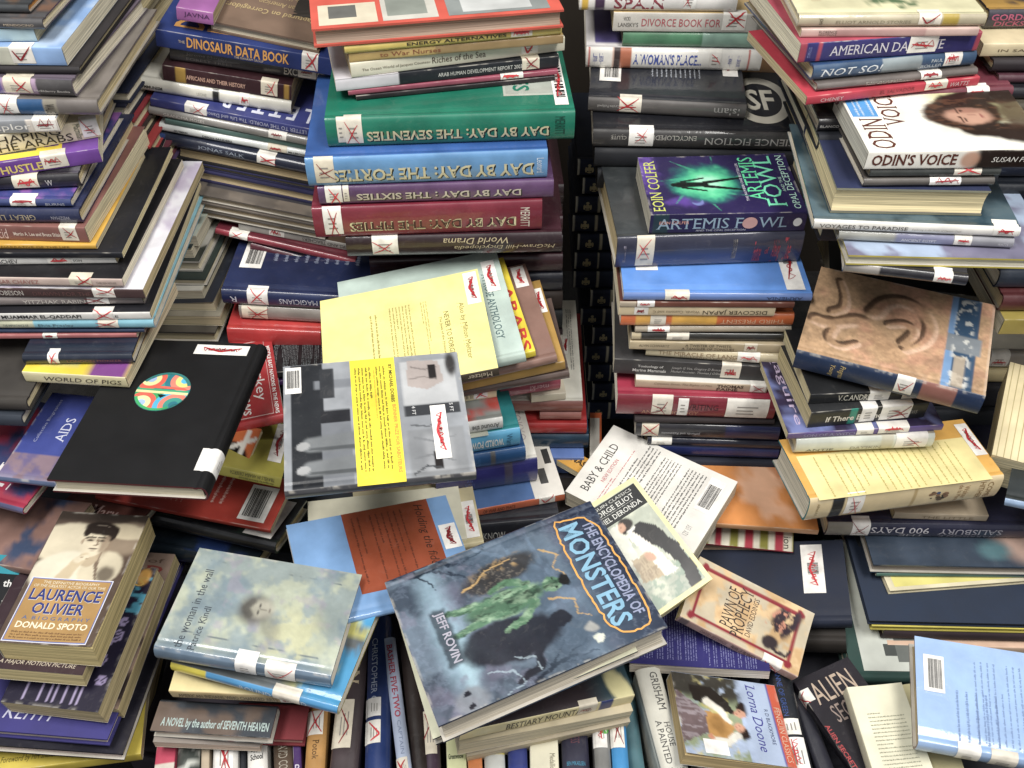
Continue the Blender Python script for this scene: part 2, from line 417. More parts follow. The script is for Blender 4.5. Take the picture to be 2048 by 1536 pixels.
    def blurb(s, mb, p0, q0, p1, q1, n, col, opt='', fill=.55):
        """small print: rows of word-long dashes with ragged ends"""
        R = random.Random(s.seed*31+int(p0*1000)+int(q0*977)); off = .0003; VV = []
        for i in range(n):
            if R.random() < .06: continue
            yb = i/n; h = fill/n; x = 0; end = 1 if R.random() < .8 else R.uniform(.3, .9)
            while x < end:
                for _k in range(R.randint(2, 8)):
                    w = min(R.uniform(.006, .011), end-x)
                    if w <= 0: break
                    hh = h*R.choice([.62, .62, .7, 1.0]); y0_ = yb-(h*.25 if R.random() < .1 else 0)
                    A = np.array([(x, y0_), (x+w, y0_), (x+w, yb+hh), (x, yb+hh)])
                    if 'v' in opt: A = np.stack([A[:, 1], 1-A[:, 0]], 1)
                    elif 'w' in opt: A = np.stack([1-A[:, 1], A[:, 0]], 1)
                    if 'S' in opt: V = s.path(s.L*(p0+(p1-p0)*A[:, 0]), s.g_sp0+(s.g_sp1-s.g_sp0)*(q0+(q1-q0)*A[:, 1]), .0004)
                    else: V = s.top(p0+(p1-p0)*A[:, 0], q0+(q1-q0)*A[:, 1], off)
                    VV.append(V); x += w+.0035
                x += .012
        if VV: mb.add(np.concatenate(VV), np.arange(4*len(VV)).reshape(-1, 4), lin(col))
    def stroke(s, mb, pts, w, f, col=None):
        """a felt-pen stroke: pts in label coordinates (metres), f maps them onto the surface"""
        col = col or ['#b01c26', '#c22630', '#8e1a24', '#d0343c'][s.seed % 4]
        P = np.array(pts, float); n = 14; t = np.linspace(0, 1, n)
        k = np.linspace(0, 1, len(P)); x = np.interp(t, k, P[:, 0]); y = np.interp(t, k, P[:, 1])
        x = x+np.sin(t*5+P[0, 0]*900)*w*.4; dx, dy = np.gradient(x), np.gradient(y); l = np.hypot(dx, dy)+1e-9
        ww = w*(.55+.6*np.sin(np.pi*np.clip(t*1.05, 0, 1)))
        A = np.stack([x-dy/l*ww/2, y+dx/l*ww/2], 1); B = np.stack([x+dy/l*ww/2, y-dx/l*ww/2], 1)
        V = np.concatenate([A, B]); i = np.arange(n-1)
        mb.add(f(V[:, 0], V[:, 1]), np.stack([i, i+1, i+1+n, i+n], 1), lin(col))
    def mark(s, mb, kind, w, h, f):
        R = random.Random(s.seed*7+int(w*1e4)); j = lambda k: R.uniform(-k, k)
        pw = R.choice([.0008, .001, .0012, .0014])
        if kind in 'xX':
            cx, cy = w*R.uniform(.35, .65), h*R.uniform(.35, .6); rx, ry = w*R.uniform(.22, .5), h*R.uniform(.25, .55); sk = R.uniform(-.35, .35); st = R.random()
            s.stroke(mb, [(cx-rx, cy+ry*(1+sk)), (cx+j(.06)*w, cy+j(.12)*h), (cx+rx*(1+sk*.4), cy-ry)], pw, f)
            if st < .82: s.stroke(mb, [(cx-rx*(1-sk*.5), cy-ry*.9), (cx+j(.06)*w, cy+j(.12)*h), (cx+rx, cy+ry*(1-sk))], pw*R.uniform(.8, 1.5), f)
            if st > .7: s.stroke(mb, [(cx-rx*.8, cy+j(.2)*h), (cx+rx*.9, cy+j(.2)*h)], pw, f)
        elif kind == 'v':
            s.stroke(mb, [(w*.1, h*.7), (w*.4, h*(.15+j(.1))), (w*.9, h*(.9+j(.05)))], pw*1.4, f)
        elif kind == 's':
            n = R.choice([5, 7, 9]); x0, x1 = R.uniform(.08, .25), R.uniform(.65, .95); yc = R.uniform(.35, .6); am = R.uniform(.12, .3)
            pts = [(w*(x0+(x1-x0)*i/(n-1)+j(.04)), h*(yc+(am if i % 2 else -am)+j(.08))) for i in range(n)]
            s.stroke(mb, pts, pw*.85, f); s.stroke(mb, [(w*x0, h*(yc+j(.1))), (w*x1, h*(yc+j(.15)))], pw*R.uniform(.7, 1.7), f)
    def label_spine(s, s0, s1, kind='x', wrap=.010, t0=.10, dot=None, col='#efece6'):
        if s1-s0 > .02 and s1 <= s0+.0001: return
        g0 = s.g_sp0+(s.g_sp1-s.g_sp0)*t0; g1 = s.g_top+wrap; x0, x1 = s.L*s0, s.L*s1
        X, G = np.meshgrid(np.linspace(x0, x1, 5), np.linspace(g0, g1, 22), indexing='ij')
        col = ['#e9e5dc', '#ded6c6', '#ece9e4', '#d9cfba', '#e6e2da'][int(s.seed*7+s0*10) % 5]
        m = MB(); m.grid(s.path(X, G, .0006), lin(col), True, flip=True)
        o = m.build('spine_label', M_S, s.root)
        f = lambda x, y: s.path(x0+x, g0+y, .0010)
        hh = (s.g_sp1-g0)*1.0; w = x1-x0
        q = MB(); R = random.Random(s.seed+int(s0*100))
        for k in range(3):
            xa = w*.25; xb = w*(.75-.15*R.random()); ya = hh*(.25+.2*k)
            q.add(f(np.array([xa, xb, xb, xa]), np.array([ya, ya, ya+hh*.06, ya+hh*.06]))-0, [[0, 1, 2, 3]], lin('#8f8a84'))
        q.build('call_number', M_K, o)
        if kind:
            q = MB(); s.mark(q, kind, w, max(hh, .012) if wrap < .004 else hh+.004, lambda x, y: s.path(x0+x, g0+y, .0012)); q.build('pen_mark', M_K, o)
        if dot:
            an = np.linspace(0, 2*math.pi, 18)[:-1]; rr = min(.005, w*.35, hh*.5+.002)
            q = MB(); q.add(f(w*dot[0]+rr*np.cos(an), hh*dot[1]+rr*np.sin(an)), [list(range(17))], lin(dot[2])); q.build('dot_sticker', M_S, o)
    def label_top(s, p0, q0, p1, q1, kind='bar', col='#efece6', rdir='h'):
        P, Q = np.meshgrid(np.linspace(p0, p1, 4), np.linspace(q0, q1, 4), indexing='ij')
        m = MB(); m.grid(s.top(P, Q, .0006), lin(col), False)
        o = m.build('barcode_label', M_S, s.root)
        if kind == 'plain': return
        R = random.Random(s.seed+int(p0*500)); q = MB(); off = .0009
        pw, ph = (p1-p0), (q1-q0)
        if 'n' in kind: # narrow printed label whose bars sit in a middle band, pen scribble over them
            A0, A1, B0, B1 = (.25, .75, .38, .62)
        else: A0, A1, B0, B1 = (.12, .80, .10, .90)
        longp = pw*s.pw > ph*s.ph
        if 'r' in kind: longp = not longp
        x = 0
        while x < 1:
            w = R.choice([.012, .02, .035, .05]); w = min(w, 1-x)
            if longp: a0, a1, b0, b1 = A0+(A1-A0)*x, A0+(A1-A0)*(x+w), B0, B1-.15*('n' not in kind)*0
            else: b0, b1, a0, a1 = B0+(B1-B0)*x, B0+(B1-B0)*(x+w), A0, A1
            q.add(s.top(np.array([p0+pw*a0, p0+pw*a1, p0+pw*a1, p0+pw*a0]), np.array([q0+ph*b0, q0+ph*b0, q0+ph*b1, q0+ph*b1]), off), [[0, 1, 2, 3]], lin('#202022'))
            x += w+R.choice([.015, .025, .04])
        q.build('barcode', M_K, o)
        if 's' in kind or 'x' in kind:
            q = MB(); w, h = pw*s.pw, ph*s.ph; big = max(w, h)
            f = lambda x, y: s.top(p0+x/s.pw, q0+y/s.ph, .0012)
            if 'x' in kind: s.mark(q, 'x', w, h, f)
            else:
                pts = []
                for i in range(15):
                    t = i/14; z = .30 if i % 2 else .70
                    pts.append((w*(.15+.7*t), h*z) if w > h else (w*z, h*(.15+.7*t)))
                s.stroke(q, pts[:8], .0012, f); s.stroke(q, pts[7:], .0012, f)
                s.stroke(q, [pts[0], pts[7], pts[-1]], .0026, f)
            q.build('pen_mark', M_K, o)

# ---------------------------------------------------------------- placing books
def frame(center, ex, ey, ez):
    M = np.eye(4); M[:3, 0] = ex; M[:3, 1] = ey; M[:3, 2] = ez; M[:3, 3] = center; return M
ORD = ['topmost', 'second', 'third', 'fourth', 'fifth', 'sixth', 'seventh', 'eighth', 'ninth', 'tenth', 'eleventh', 'twelfth', 'thirteenth', 'fourteenth',
       'fifteenth', 'sixteenth', 'seventeenth', 'eighteenth', 'nineteenth', 'twentieth', 'twenty-first', 'twenty-second', 'twenty-third', 'twenty-fourth', 'twenty-fifth', 'twenty-sixth', 'twenty-seventh', 'twenty-eighth', 'twenty-ninth', 'thirtieth']
class Stack:
    def __init__(s, where, z, roll=0, pitch=0, k=1.0):
        s.k = k; s.where = where; s.z = z; s.h = None; s.n = 0
        r, p = math.radians(roll), math.radians(pitch)
        s.ez = nrm(np.array([math.sin(r), -math.sin(p), math.cos(r)*math.cos(p)]))
    def b(s, xl, vl, xr, vr, tpx, dcm, kind, side, col, desc, own=False, gap=.0006, **k):
        ez = s.ez
        if s.h is None:
            m = on_plane((xl+xr)/2, (vl+vr)/2, np.array([0, 0, 1.]), s.z); s.h = m@ez
        pl = on_plane(xl, vl, ez, s.h); pr = on_plane(xr, vr, ez, s.h)
        a = np.linalg.norm(pr-pl); ex = (pr-pl)/a; ey = np.cross(ez, ex); mid = (pl+pr)/2
        px = np.linalg.norm(proj(mid)-proj(mid-ez*.01))/.01; t = s.k*tpx/px; b = dcm/100
        s.h -= t+gap
        if own: s.n += 0; label = desc
        else: label = f"{desc}, {ORD[s.n]} {'in' if s.n == 0 else 'down'} the {s.where}"
        s.n += 1
        ctr = mid+ey*b/2-ez*t
        return Book(frame(ctr, ex, ey, ez), a, b, t, kind, side, col, desc=label, group='books in the '+s.where, **k)
def quad(NL, NR, FR, FL, z, tpx, kind, side, col, desc, tilt=None, asp=None, lam=.6, shift=0, **k):
    pts = [NL, NR, FR, FL]; cx = np.mean(pts, 0)
    cpt = on_plane(cx[0], cx[1], np.array([0, 0, 1.]), z)
    def nor(ax, ay): return nrm(np.array([math.sin(ay), -math.sin(ax), math.cos(ax)*math.cos(ay)]))
    def ev(ax, ay):
        n = nor(ax, ay); h = cpt@n; A, B, C_, D_ = [on_plane(p[0], p[1], n, h) for p in pts]
        e1, e2, f1, f2 = B-A, C_-D_, D_-A, C_-B; l = np.linalg.norm
        a, b = (l(e1)+l(e2))/2, (l(f1)+l(f2))/2
        c = ((l(e1)-l(e2))/a)**2+((l(f1)-l(f2))/b)**2
        for x, y in ((e1, f1), (e1, f2), (e2, f1), (e2, f2)): c += (x@y/(l(x)*l(y)))**2
        c += .05*lam*(ax*ax+ay*ay)*4
        if asp: c += .3*math.log((a/b)/asp)**2
        return c, n, e1+e2, a, b, (A+B+C_+D_)/4
    if tilt is None:
        best = (0, 0); st = math.radians(8)
        for lev in range(4):
            cand = [(best[0]+i*st, best[1]+j*st) for i in range(-3, 4) for j in range(-3, 4)]
            cand = [c for c in cand if abs(c[0]) < .5 and abs(c[1]) < .5]
            best = min(cand, key=lambda c: ev(*c)[0]); st /= 3
    else: best = (math.radians(tilt[0]), math.radians(tilt[1]))
    c, n, e, a, b, ctr = ev(*best)
    ex = nrm(e - (e@n)*n); ey = np.cross(n, ex)
    px = np.linalg.norm(proj(ctr)-proj(ctr-n*.01))/.01
    ne = (on_plane(*NL, n, ctr@n)+on_plane(*NR, n, ctr@n))/2; px = np.linalg.norm(proj(ne)-proj(ne-n*.01))/.01
    t = tpx/max(px, 400)
    bk = Book(frame(ctr-n*t, ex, ey, n), a, b, t, kind, side, col, desc=desc, group='loose books strewn over the heap', **k)
    bk.info = (round(math.degrees(best[0]), 1), round(math.degrees(best[1]), 1), round(c, 4), round(a*100, 1), round(b*100, 1), round(t*100, 1), round(ctr[1], 2), round(ctr[2], 2))
    return bk
def upright(x0, x1, v_near, xf0, xf1, v_far, z, kind, col, desc, hcm=20, **k):
    """a book standing with its spine up: near end spans x0..x1 at v_near, far end xf0..xf1 at v_far"""
    n = np.array([0, 0, 1.]); A = on_plane(x0, v_near, n, z); B = on_plane(x1, v_near, n, z); Cc = on_plane(xf1, v_far, n, z); Dd = on_plane(xf0, v_far, n, z)
    t = (np.linalg.norm(B-A)+np.linalg.norm(Cc-Dd))/2; ey = nrm((Dd+Cc)/2-(A+B)/2); L = np.linalg.norm((Dd+Cc)/2-(A+B)/2)
    ex = np.cross(ey, n); W = hcm/100; ctr = (A+B+Cc+Dd)/4
    # canonical x -> ey, y -> down, z -> -ex
    M = np.eye(4); M[:3, 0] = ey; M[:3, 1] = -n; M[:3, 2] = -ex; M[:3, 3] = ctr - n*W/2 + ex*t/2
    return Book(M, L, W, t, kind, 'S', col, desc=desc, group='books packed upright with spines up', **k)
# ---------------------------------------------------------------- the setting
def slab(name, x0, y0, z0, x1, y1, z1, col, material):
    v = [(x, y, z) for x in (x0, x1) for y in (y0, y1) for z in (z0, z1)]
    m = MB(); m.add(np.array(v), np.array([[0, 1, 3, 2], [4, 6, 7, 5], [0, 4, 5, 1], [2, 3, 7, 6], [0, 2, 6, 4], [1, 5, 7, 3]]), lin(col))
    o = m.build(name, material); o['kind'] = 'structure'; return o
M_FL = mat('dark_carpet', .95, bump=.8, bscale=400, dist=.003, dirt=.4, dscale=60)
M_WD = mat('dark_wood_panel', .6, bump=.2, bscale=60, stretch=(1, 1, .1), dist=.001, dirt=.3, dscale=12)
slab('floor', -3, -1.5, -.05, 3, 4, 0, '#2a2826', M_FL)
slab('wall', -3, 1.78, .0, 3, 1.84, 1.9, '#2b241c', M_WD)

W_ = '#efece6'
# ================================================================ far left stack
A = Stack('far left stack', .97, k=1.1)
A.b(-190, 8, 54, 12, 16, 20, 'j', 'S', '#3c3f42', 'dark grey jacketed book with brownish picture', c2='#7a5a3c', page='#c98f4a')
A.b(-180, 36, 82, 41, 20, 21, 'j', 'S', '#4b4a4c', 'smoky grey jacketed book', c2='#7b5d4c', tx=[('MENDOCINO', .70, .93, .3, .7, '#c9b79f')])
A.b(-170, 60, 66, 58, 25, 20, 'p', 'S', '#a9c4cf', 'pale blue paperback with cloudy spine', c2='#d8e4e6', mott=.3)
A.b(-230, 92, 122, 96, 36, 27, 'p', 'S', '#86a8d6', 'large light blue paperback with green dot', lab=[(.70, .83, 'v')], sp=[(0, .72, '#c9c9b8')], c2='#a9c0dd')
A.b(-200, 132, 157, 136, 14, 24, 'h', 'S', '#231f22', 'thin black hardcover', page='#cdbd92')
A.b(-230, 150, 140, 164, 32, 23, 'j', 'S', '#6a5f6c', 'purple and grey jacketed book', sp=[(0, .62, '#6d5aa0'), (.62, .8, '#a58ba4'), (.8, 1, '#4a4748')], lab=[(.63, .78, 'x')], tx=[('McElderry Books', .79, .98, .2, .42, '#cfcac4')])
A.b(-210, 200, 191, 203, 30, 24, 'j', 'S', '#77706a', 'plastic wrapped book with blue panel', sp=[(0, .58, '#b9b2a6'), (.6, .73, '#22507e'), (.73, .8, '#8f887a'), (.8, 1, '#77706c')], lab=[(.5, .6, 'x')], tx=[('WALG', .735, .785, .1, .9, '#2a2622', 'v')])
A.b(-200, 250, 112, 238, 26, 20, 'p', 'S', '#8d9095', 'grey paperback lettered Explor', tx=[('Explor', .52, .82, .1, .8, '#e6e4df', 's')], lab=[(.84, .99, 's')], sp=[(.8, 1, '#d8cfc6')])
A.b(-170, 300, 192, 238, 36, 20, 'p', 'S', '#d9cdb0', 'white paperback about shaping the Arabs', tx=[('SHAPING', .38, .78, .52, .95, '#2a241e'), ('THE ARABS', .36, .84, .06, .5, '#2a241e'), ('Macmillan', .86, .90, .05, .95, '#5f6a52', 'v')], lab=[(.90, 1., 'x')], mott=.1)
A.b(-180, 352, 196, 297, 28, 20, 'p', 'S', '#6d3f94', 'purple paperback with yellow frame', tx=[('MC HUSTLE', .34, .68, .12, .72, '#dcc56a', 'b')], lab=[(.68, .82, 's')], pr=[((.02, .02, .80, .30), '#e8cf34'), ((.02, .08, .66, .22), '#58544a'), ((.70, .10, .78, .24), '#6d3f94')])
A.b(-190, 366, 154, 350, 26, 20, 'j', 'S', '#26242a', 'glossy black jacketed book', lab=[(.61, .76, 's')], c2='#5c5a5e', tx=[('W', .80, .84, .2, .8, '#dcd8d2')])
A.b(-180, 400, 139, 401, 15, 20, 'j', 'S', '#34406f', 'blue book with violet cloudy cover', top=lambda p, q, W, H: mix(np.ones(p.shape+(3,))*lin('#3d4486'), '#9c5fb0', sst(.4, .65, fbm(p*W, q*H, .6, 4))), tx=[('BURNS', .84, .96, .15, .8, '#b9bcc8')], lab=[(.62, .78, 's')])
A.b(-190, 420, 155, 422, 27, 22, 'j', 'S', '#2c3252', 'navy jacketed book titled great lives', tx=[('GREAT LIVES', .45, .74, .2, .75, '#b8a98c', 'fs'), ('WEIZMAN', .83, .94, .3, .62, '#a9a7b4', 'f')])
A.b(-200, 445, 168, 456, 30, 22, 'p', 'S', '#8d5f58', 'dusty red paperback with script lettering', tx=[('Martin A. Lee and Bruce Shlain', .60, .86, .35, .62, '#e9d6c8', 'b'), ('Acid', .48, .57, .1, .85, '#e6c9c0', 'i')], lab=[(.86, .95, 'x')])
A.b(-190, 488, 191, 490, 9, 20, 'p', 'S', '#d2a43c', 'thin mustard yellow paperback', tx=[('NARRATIVE OF THE LIFE', .5, .86, .2, .8, '#7c5620')])
A.b(-150, 506, 243, 506, 11, 23, 'p', 'S', '#1f2026', 'black paperback with cream pages', page='#dfcf9f')
A.b(-200, 519, 229, 513, 14, 26, 'p', 'S', '#e3e1dc', 'thin white book with black cover', top=lambda p, q, W, H: np.ones(p.shape+(3,))*lin('#1d1e24'), tx=[('GORBACHEV', .36, .54, .15, .85, '#2b2b2d', 's'), ('SON', .80, .84, .3, .7, '#4b4a48')], lab=[(.68, .79, 's')])
A.b(-200, 552, 243, 559, 15, 26, 'p', 'S', '#d4bdb2', 'thin pinkish white book with black cover', top=lambda p, q, W, H: np.ones(p.shape+(3,))*lin('#201f22'), tx=[('CESAR CHAVEZ', .40, .62, .15, .8, '#a86d68'), ('CHELSEA HOUSE', .88, .97, .35, .65, '#6a5e58')], lab=[(.76, .86, 'x')], gap=.004)
A.b(-200, 574, 285, 580, 18, 28, 'p', 'S', '#4d3a3a', 'maroon book with white marbled cover', top=lambda p, q, W, H: mix(np.ones(p.shape+(3,))*lin('#dcdbe2'), '#a893b8', sst(.5, .7, fbm(p*W, q*H, .3, 9))*.6), tx=[('PAUL ROBESON', .32, .50, .2, .8, '#d8d0c8', 's'), ('DRAWN FOR THE', .54, .78, .2, .7, '#6d4a4a')], lab=[(.79, .88, 'x')])
A.b(-200, 598, 282, 592, 19, 26, 'j', 'S', '#8c8280', 'taupe jacketed book', tx=[('YITZHAK RABIN', .50, .76, .2, .78, '#d9d1c8', 's')], lab=[(.77, .86, 'x')], c2='#55504e')
A.b(-200, 630, 299, 625, 14, 28, 'p', 'S', '#e4e2dd', 'thin white book with black glossy cover', top=lambda p, q, W, H: np.ones(p.shape+(3,))*lin('#25252a'), tx=[('MUAMMAR EL-QADDAFI', .40, .72, .2, .85, '#2b2b2d', 'sb'), ('LE', .84, .87, .3, .7, '#4b4a48')], lab=[(.77, .85, 'x')])
A.b(-200, 643, 305, 642, 17, 28, 'j', 'S', '#86c0d2', 'light blue jacketed book', tx=[('Elvis Presley', .54, .68, .2, .75, '#55666c'), ('THE IMPORTANCE OF', .40, .50, .3, .7, '#55666c')], sp=[(.38, .52, '#c9c9ae')], lab=[(.78, .86, 'x')], gap=.0005)
A.b(-200, 662, 288, 660, 6, 26, 'j', 'S', '#1f2e4a', 'thin navy jacketed book')
A.b(-210, 673, 272, 668, 8, 26, 'p', 'S', '#b06b6b', 'thin rose red paperback', lab=[(.61, .67, 's')])
A.b(42, 714, 262, 712, 17, 22, 'j', 'S', '#1f2738', 'dark navy book with bright top edge', lab=[(.23, .33, 'x')], tx=[('LONDON PIONEER', .4, .9, .25, .65, '#8a5a50')])
A.b(43, 744, 250, 756, 20, 18, 'p', 'S', '#e6dcae', 'white spined yellow paperback', top=lambda p, q, W, H: mix(mix(np.ones(p.shape+(3,))*lin('#e9d034'), '#4d9ad0', rect(p, q, .1, .1, .5, .8)), '#7b3f86', rect(p, q, .62, .0, 1, .7)), tx=[('WORLD OF PIGS', .2, .95, .25, .72, '#4b4338', 'i')], mott=.08)
A.b(-120, 800, 50, 804, 22, 20, 'h', 'S', '#3a3632', 'dusty grey hardcover')
A.b(-130, 830, 40, 836, 22, 22, 'h', 'S', '#2c3440', 'dull slate blue hardcover')

# ================================================================ stack wedged behind the far left one
A2 = Stack('stack behind the far left', .88)
for i, (xl, v, xr, t, d, c, pc, nm) in enumerate([
    (60, -20, 262, 62, 24, '#8a8062', '#cbbd95', 'thick tan book with yellowed page edges'), (100, 70, 262, 50, 24, '#6b6350', '#c9bb96', 'thick drab book with yellowed page edges'),
    (110, 180, 255, 24, 22, '#1b2440', '#cfc6b0', 'dark blue hardcover'), (100, 208, 250, 30, 22, '#1c2038', '#cfc6b0', 'navy hardcover with dull spine'),
    (120, 238, 268, 24, 20, '#9a3038', '#cdbf9c', 'hardcover with red board edges'), (130, 264, 280, 20, 22, '#3a302c', '#c9bd9a', 'brown hardcover with pale pages'),
    (140, 290, 300, 22, 22, '#b43c3c', '#b6a884', 'hardcover with torn red spine'), (150, 322, 318, 26, 22, '#6a2f3c', '#c9bb92', 'maroon hardcover'),
    (150, 350, 330, 28, 24, '#48335a', '#c5b892', 'purple hardcover'), (160, 380, 346, 24, 24, '#3e7a50', '#c5b892', 'green hardcover'),
    (200, 410, 366, 24, 24, '#2c4a66', '#cfc3a0', 'steel blue hardcover'), (200, 440, 372, 26, 24, '#32343a', '#cfc3a0', 'charcoal hardcover')]):
    A2.b(xl, v, xr, v+4, t, d, 'h', 'W', c, nm, page=pc)

A3 = Stack('fanned pile beside the magicians book', .625, roll=-2)
for (xr, v, t, d, c, pc, nm) in [(392, 470, 20, 24, '#c3cabb', '#cfc8b0', 'pale speckled jacketed book'), (384, 498, 16, 24, '#2f3a3c', '#cfc7ae', 'dark teal grey book'), (398, 520, 22, 24, '#d2d0c6', '#c9c0a6', 'white book with black blots'), (410, 556, 14, 22, '#384440', '#d2c8ac', 'moss dark book'),
    (404, 580, 18, 22, '#c9c6ba', '#cdc4aa', 'off white book'), (428, 606, 14, 22, '#2a2e38', '#cbbf9f', 'blackish blue book'), (440, 630, 20, 20, '#8c8676', '#c8bb96', 'khaki grey book'), (430, 662, 22, 20, '#54504a', '#c2b592', 'dull brown book')]:
    A3.b(240, v, xr, v+3, t, d, 'p' if xr % 4 == 0 else 'j', 'W', c, nm, page=pc, c2='#3a403c' if 'blots' in nm or 'speckled' in nm else None)

# ================================================================ tilted stack with the data book
B = Stack('tilting stack', .885, roll=10, k=1.08)
B.b(352, 14, 426, 26, 24, 17, 'p', 'S', '#9a5c9a', 'small purple paperback', tx=[('JAVNA', .2, .9, .3, .8, '#4b2a55')])
B.b(414, 40, 638, 87, 19, 23, 'h', 'N', '#77604f', 'big brown hardcover with gold lettering', rot=180, tt=[('Captured on Corregidor:', .12, .70, .95, .78, '#c9b27c', ''), ('Diary of an American', .14, .58, .70, .66, '#b7a071', ''), ('P.O.W. in World War II', .2, .47, .72, .55, '#b7a071', '')], mott=.1, page='#c9bfa8')
B.b(310, 58, 680, 121, 32, 17, 'p', 'S', '#24356e', 'dark blue paperback about dinosaurs', tx=[('THE', .12, .155, .45, .62, '#c9b79f'), ('DINOSAUR DATA BOOK', .165, .72, .22, .88, '#d79c4c', 'b'), ('THE DIAGRAM GROUP', .42, .58, .06, .2, '#c9b79f')], lab=[(.79, .88, 'x')], rot=-90, tt=[('DIC', .55, .08, .9, .24, '#d79c4c', 'bf'), ('RE', .55, .26, .9, .40, '#d79c4c', 'bf')])
B.b(338, 92, 664, 140, 28, 21, 'j', 'S', '#3d3c3e', 'charcoal jacketed book lettered excellence', tx=[('EXCELLENCE', .70, .96, .15, .8, '#cfc8ba', 'b'), ('Jerome Murphy', .1, .35, .55, .8, '#7a7674', 's'), ('FOREST TREES', .1, .38, .15, .4, '#6f6c6a')], lab=[(.79, .90, 's')])
B.b(324, 130, 583, 172, 28, 17, 'p', 'S', '#3a2126', 'dark brown paperback', tx=[('AFRICANS AND THEIR HISTORY', .18, .64, .3, .62, '#c9a08c', 'b')], sp=[(.10, .17, '#a8863c'), (.94, .985, '#b08a3c')], lab=[(.76, .89, 'x')])
B.b(253, 152, 582, 206, 23, 24, 'j', 'S', '#dad7cb', 'white jacketed book lettered communism', tx=[('COMMUNISM', .06, .21, .2, .55, '#23201e', 'b'), ('LEONE', .42, .48, .3, .65, '#a8a69c')], sp=[(.52, .555, '#1e1c1c')], lab=[(.68, .74, 's')], mott=.06)
B.b(300, 196, 640, 262, 15, 25, 'p', 'S', '#39407f', 'dark blue paperback with white letters', tx=[('LETTER TO THE WORLD: The Life and Dances of', .28, .92, .2, .75, '#b9bcd8', 'f')], lab=[(.20, .33, 'x')], rot=180, tt=[('L E T T E R', .08, .80, .62, .95, '#d6d9ea', 'b')], bc=[(.02, .4, .10, .72, 's')])
B.b(296, 214, 625, 280, 15, 24, 'j', 'S', '#8f8c88', 'grey jacketed book', tx=[('GRANDMA MOSES', .09, .34, .2, .8, '#dcd8d2')], lab=[(.73, .84, 's')])
B.b(330, 238, 622, 292, 9, 22, 'p', 'S', '#54706b', 'thin teal paperback')
B.b(317, 248, 615, 304, 13, 25, 'j', 'S', '#d5d9d7', 'thin white jacketed book', tx=[('GUTMAN', .10, .19, .2, .7, '#23272a', 'b'), ('DEION SANDERS', .29, .49, .15, .65, '#23272a', 'b'), ('MILLBROOK', .87, .99, .2, .7, '#23272a', 'b')], lab=[(.73, .86, 's')], mott=.08, gap=.0008)
B.b(295, 264, 625, 332, 19, 26, 'j', 'S', '#2b3144', 'navy jacketed book', tx=[('JONAS SALK', .30, .58, .25, .8, '#96a0b0', 's')], sp=[(0, .1, '#2c467c')], lab=[(.66, .77, 'x')])
B.b(352, 292, 630, 348, 22, 22, 'h', 'N', '#28262c', 'black hardcover with wide cream fore edge', page='#cdb78e')
B.b(370, 322, 640, 376, 8, 22, 'h', 'N', '#26264a', 'thin dark navy hardcover', page='#9b937e')
B.b(394, 340, 645, 392, 19, 22, 'h', 'N', '#2b2a52', 'navy edged hardcover with cream fore edge', page='#d2bd94')
B.b(387, 386, 640, 436, 12, 19, 'j', 'N', '#6f6760', 'flat grey brown jacketed book with framed cover', pr=[((.06, .12, .98, .9), '#47454a')], page='#a89b88', c2='#8a7f74')
B.b(385, 402, 640, 452, 12, 22, 'j', 'N', '#6b635c', 'thin grey brown jacketed book', page='#ab9a80')
B.b(395, 420, 650, 470, 10, 22, 'j', 'N', '#54504c', 'thin smoky jacketed book', page='#ab9a80')
B.b(477, 446, 731, 496, 12, 20, 'p', 'S', '#a8a59e', 'brown covered book with pale grey spine', top=lambda p, q, W, H: np.ones(p.shape+(3,))*lin('#5f4c3e')*(.7+.6*fbm(p*W, q*H, .4, 8))[..., None], tx=[('LEADERS AND TEACHERS', .5, .95, .25, .8, '#3b3a38', 'f')], lab=[(.24, .36, 's')])
B.b(430, 458, 710, 522, 11, 22, 'j', 'S', '#963040', 'glossy crimson book', lab=[(.10, .23, 'x')], top=lambda p, q, W, H: np.ones(p.shape+(3,))*lin('#6c2634'))
B.b(500, 488, 715, 545, 16, 22, 'j', 'S', '#2b2733', 'dark book with crimson panel', tx=[('A QUIET WAR', .2, .7, .3, .7, '#8a6a70', 'f')], sp=[(0, .4, '#5c2836')])

# ================================================================ small stack between, at x 370-440
B2 = Stack('small dark side stack', .585, roll=4)
B2.b(372, 436, 432, 446, 48, 24, 'j', 'S', '#8f2e2c', 'short thick red and black book', c2='#2e2a30', lab=[(.1, .7, 'x')], sp=[(0, 1, '#a33430')])
B2.b(376, 488, 440, 500, 44, 24, 'j', 'S', '#2c3230', 'short dark grey glossy book', c2='#8a8c86')
B2.b(400, 545, 448, 556, 28, 24, 'p', 'S', '#d9d6cc', 'short white paperback', lab=[(.3, .7, 's')])
B2.b(420, 590, 456, 600, 36, 18, 'j', 'S', '#20242a', 'short black book', tx=[('VIETNAM', .5, .95, .4, .7, '#9aa0a4')])

# magicians book and below
Cc = Stack('magicians stack', .575, roll=3)
Cc.b(441, 582, 760, 600, 29, 19, 'j', 'S', '#222d54', 'navy jacketed book lettered magicians', rot=180, blurb=[(.18, .28, .78, .62, 9, '#9aa3bd', 'v', .4)], bc=[(.80, .25, .94, .72, 'bar')], tx=[('AND MAGICIANS', .36, .72, .3, .72, '#c9ccd8', 'f'), ('R', .05, .09, .25, .7, '#c9ccd8', 'f')], lab=[(.16, .29, 'x')])
Cc.b(476, 614, 760, 630, 26, 22, 'j', 'S', '#8e8780', 'grey jacketed book with worn spine', lab=[(.02, .2, 'x')])
Cc.b(452, 660, 640, 668, 44, 22, 'j', 'S', '#b03030', 'bright red glossy book', c2='#c03a34')

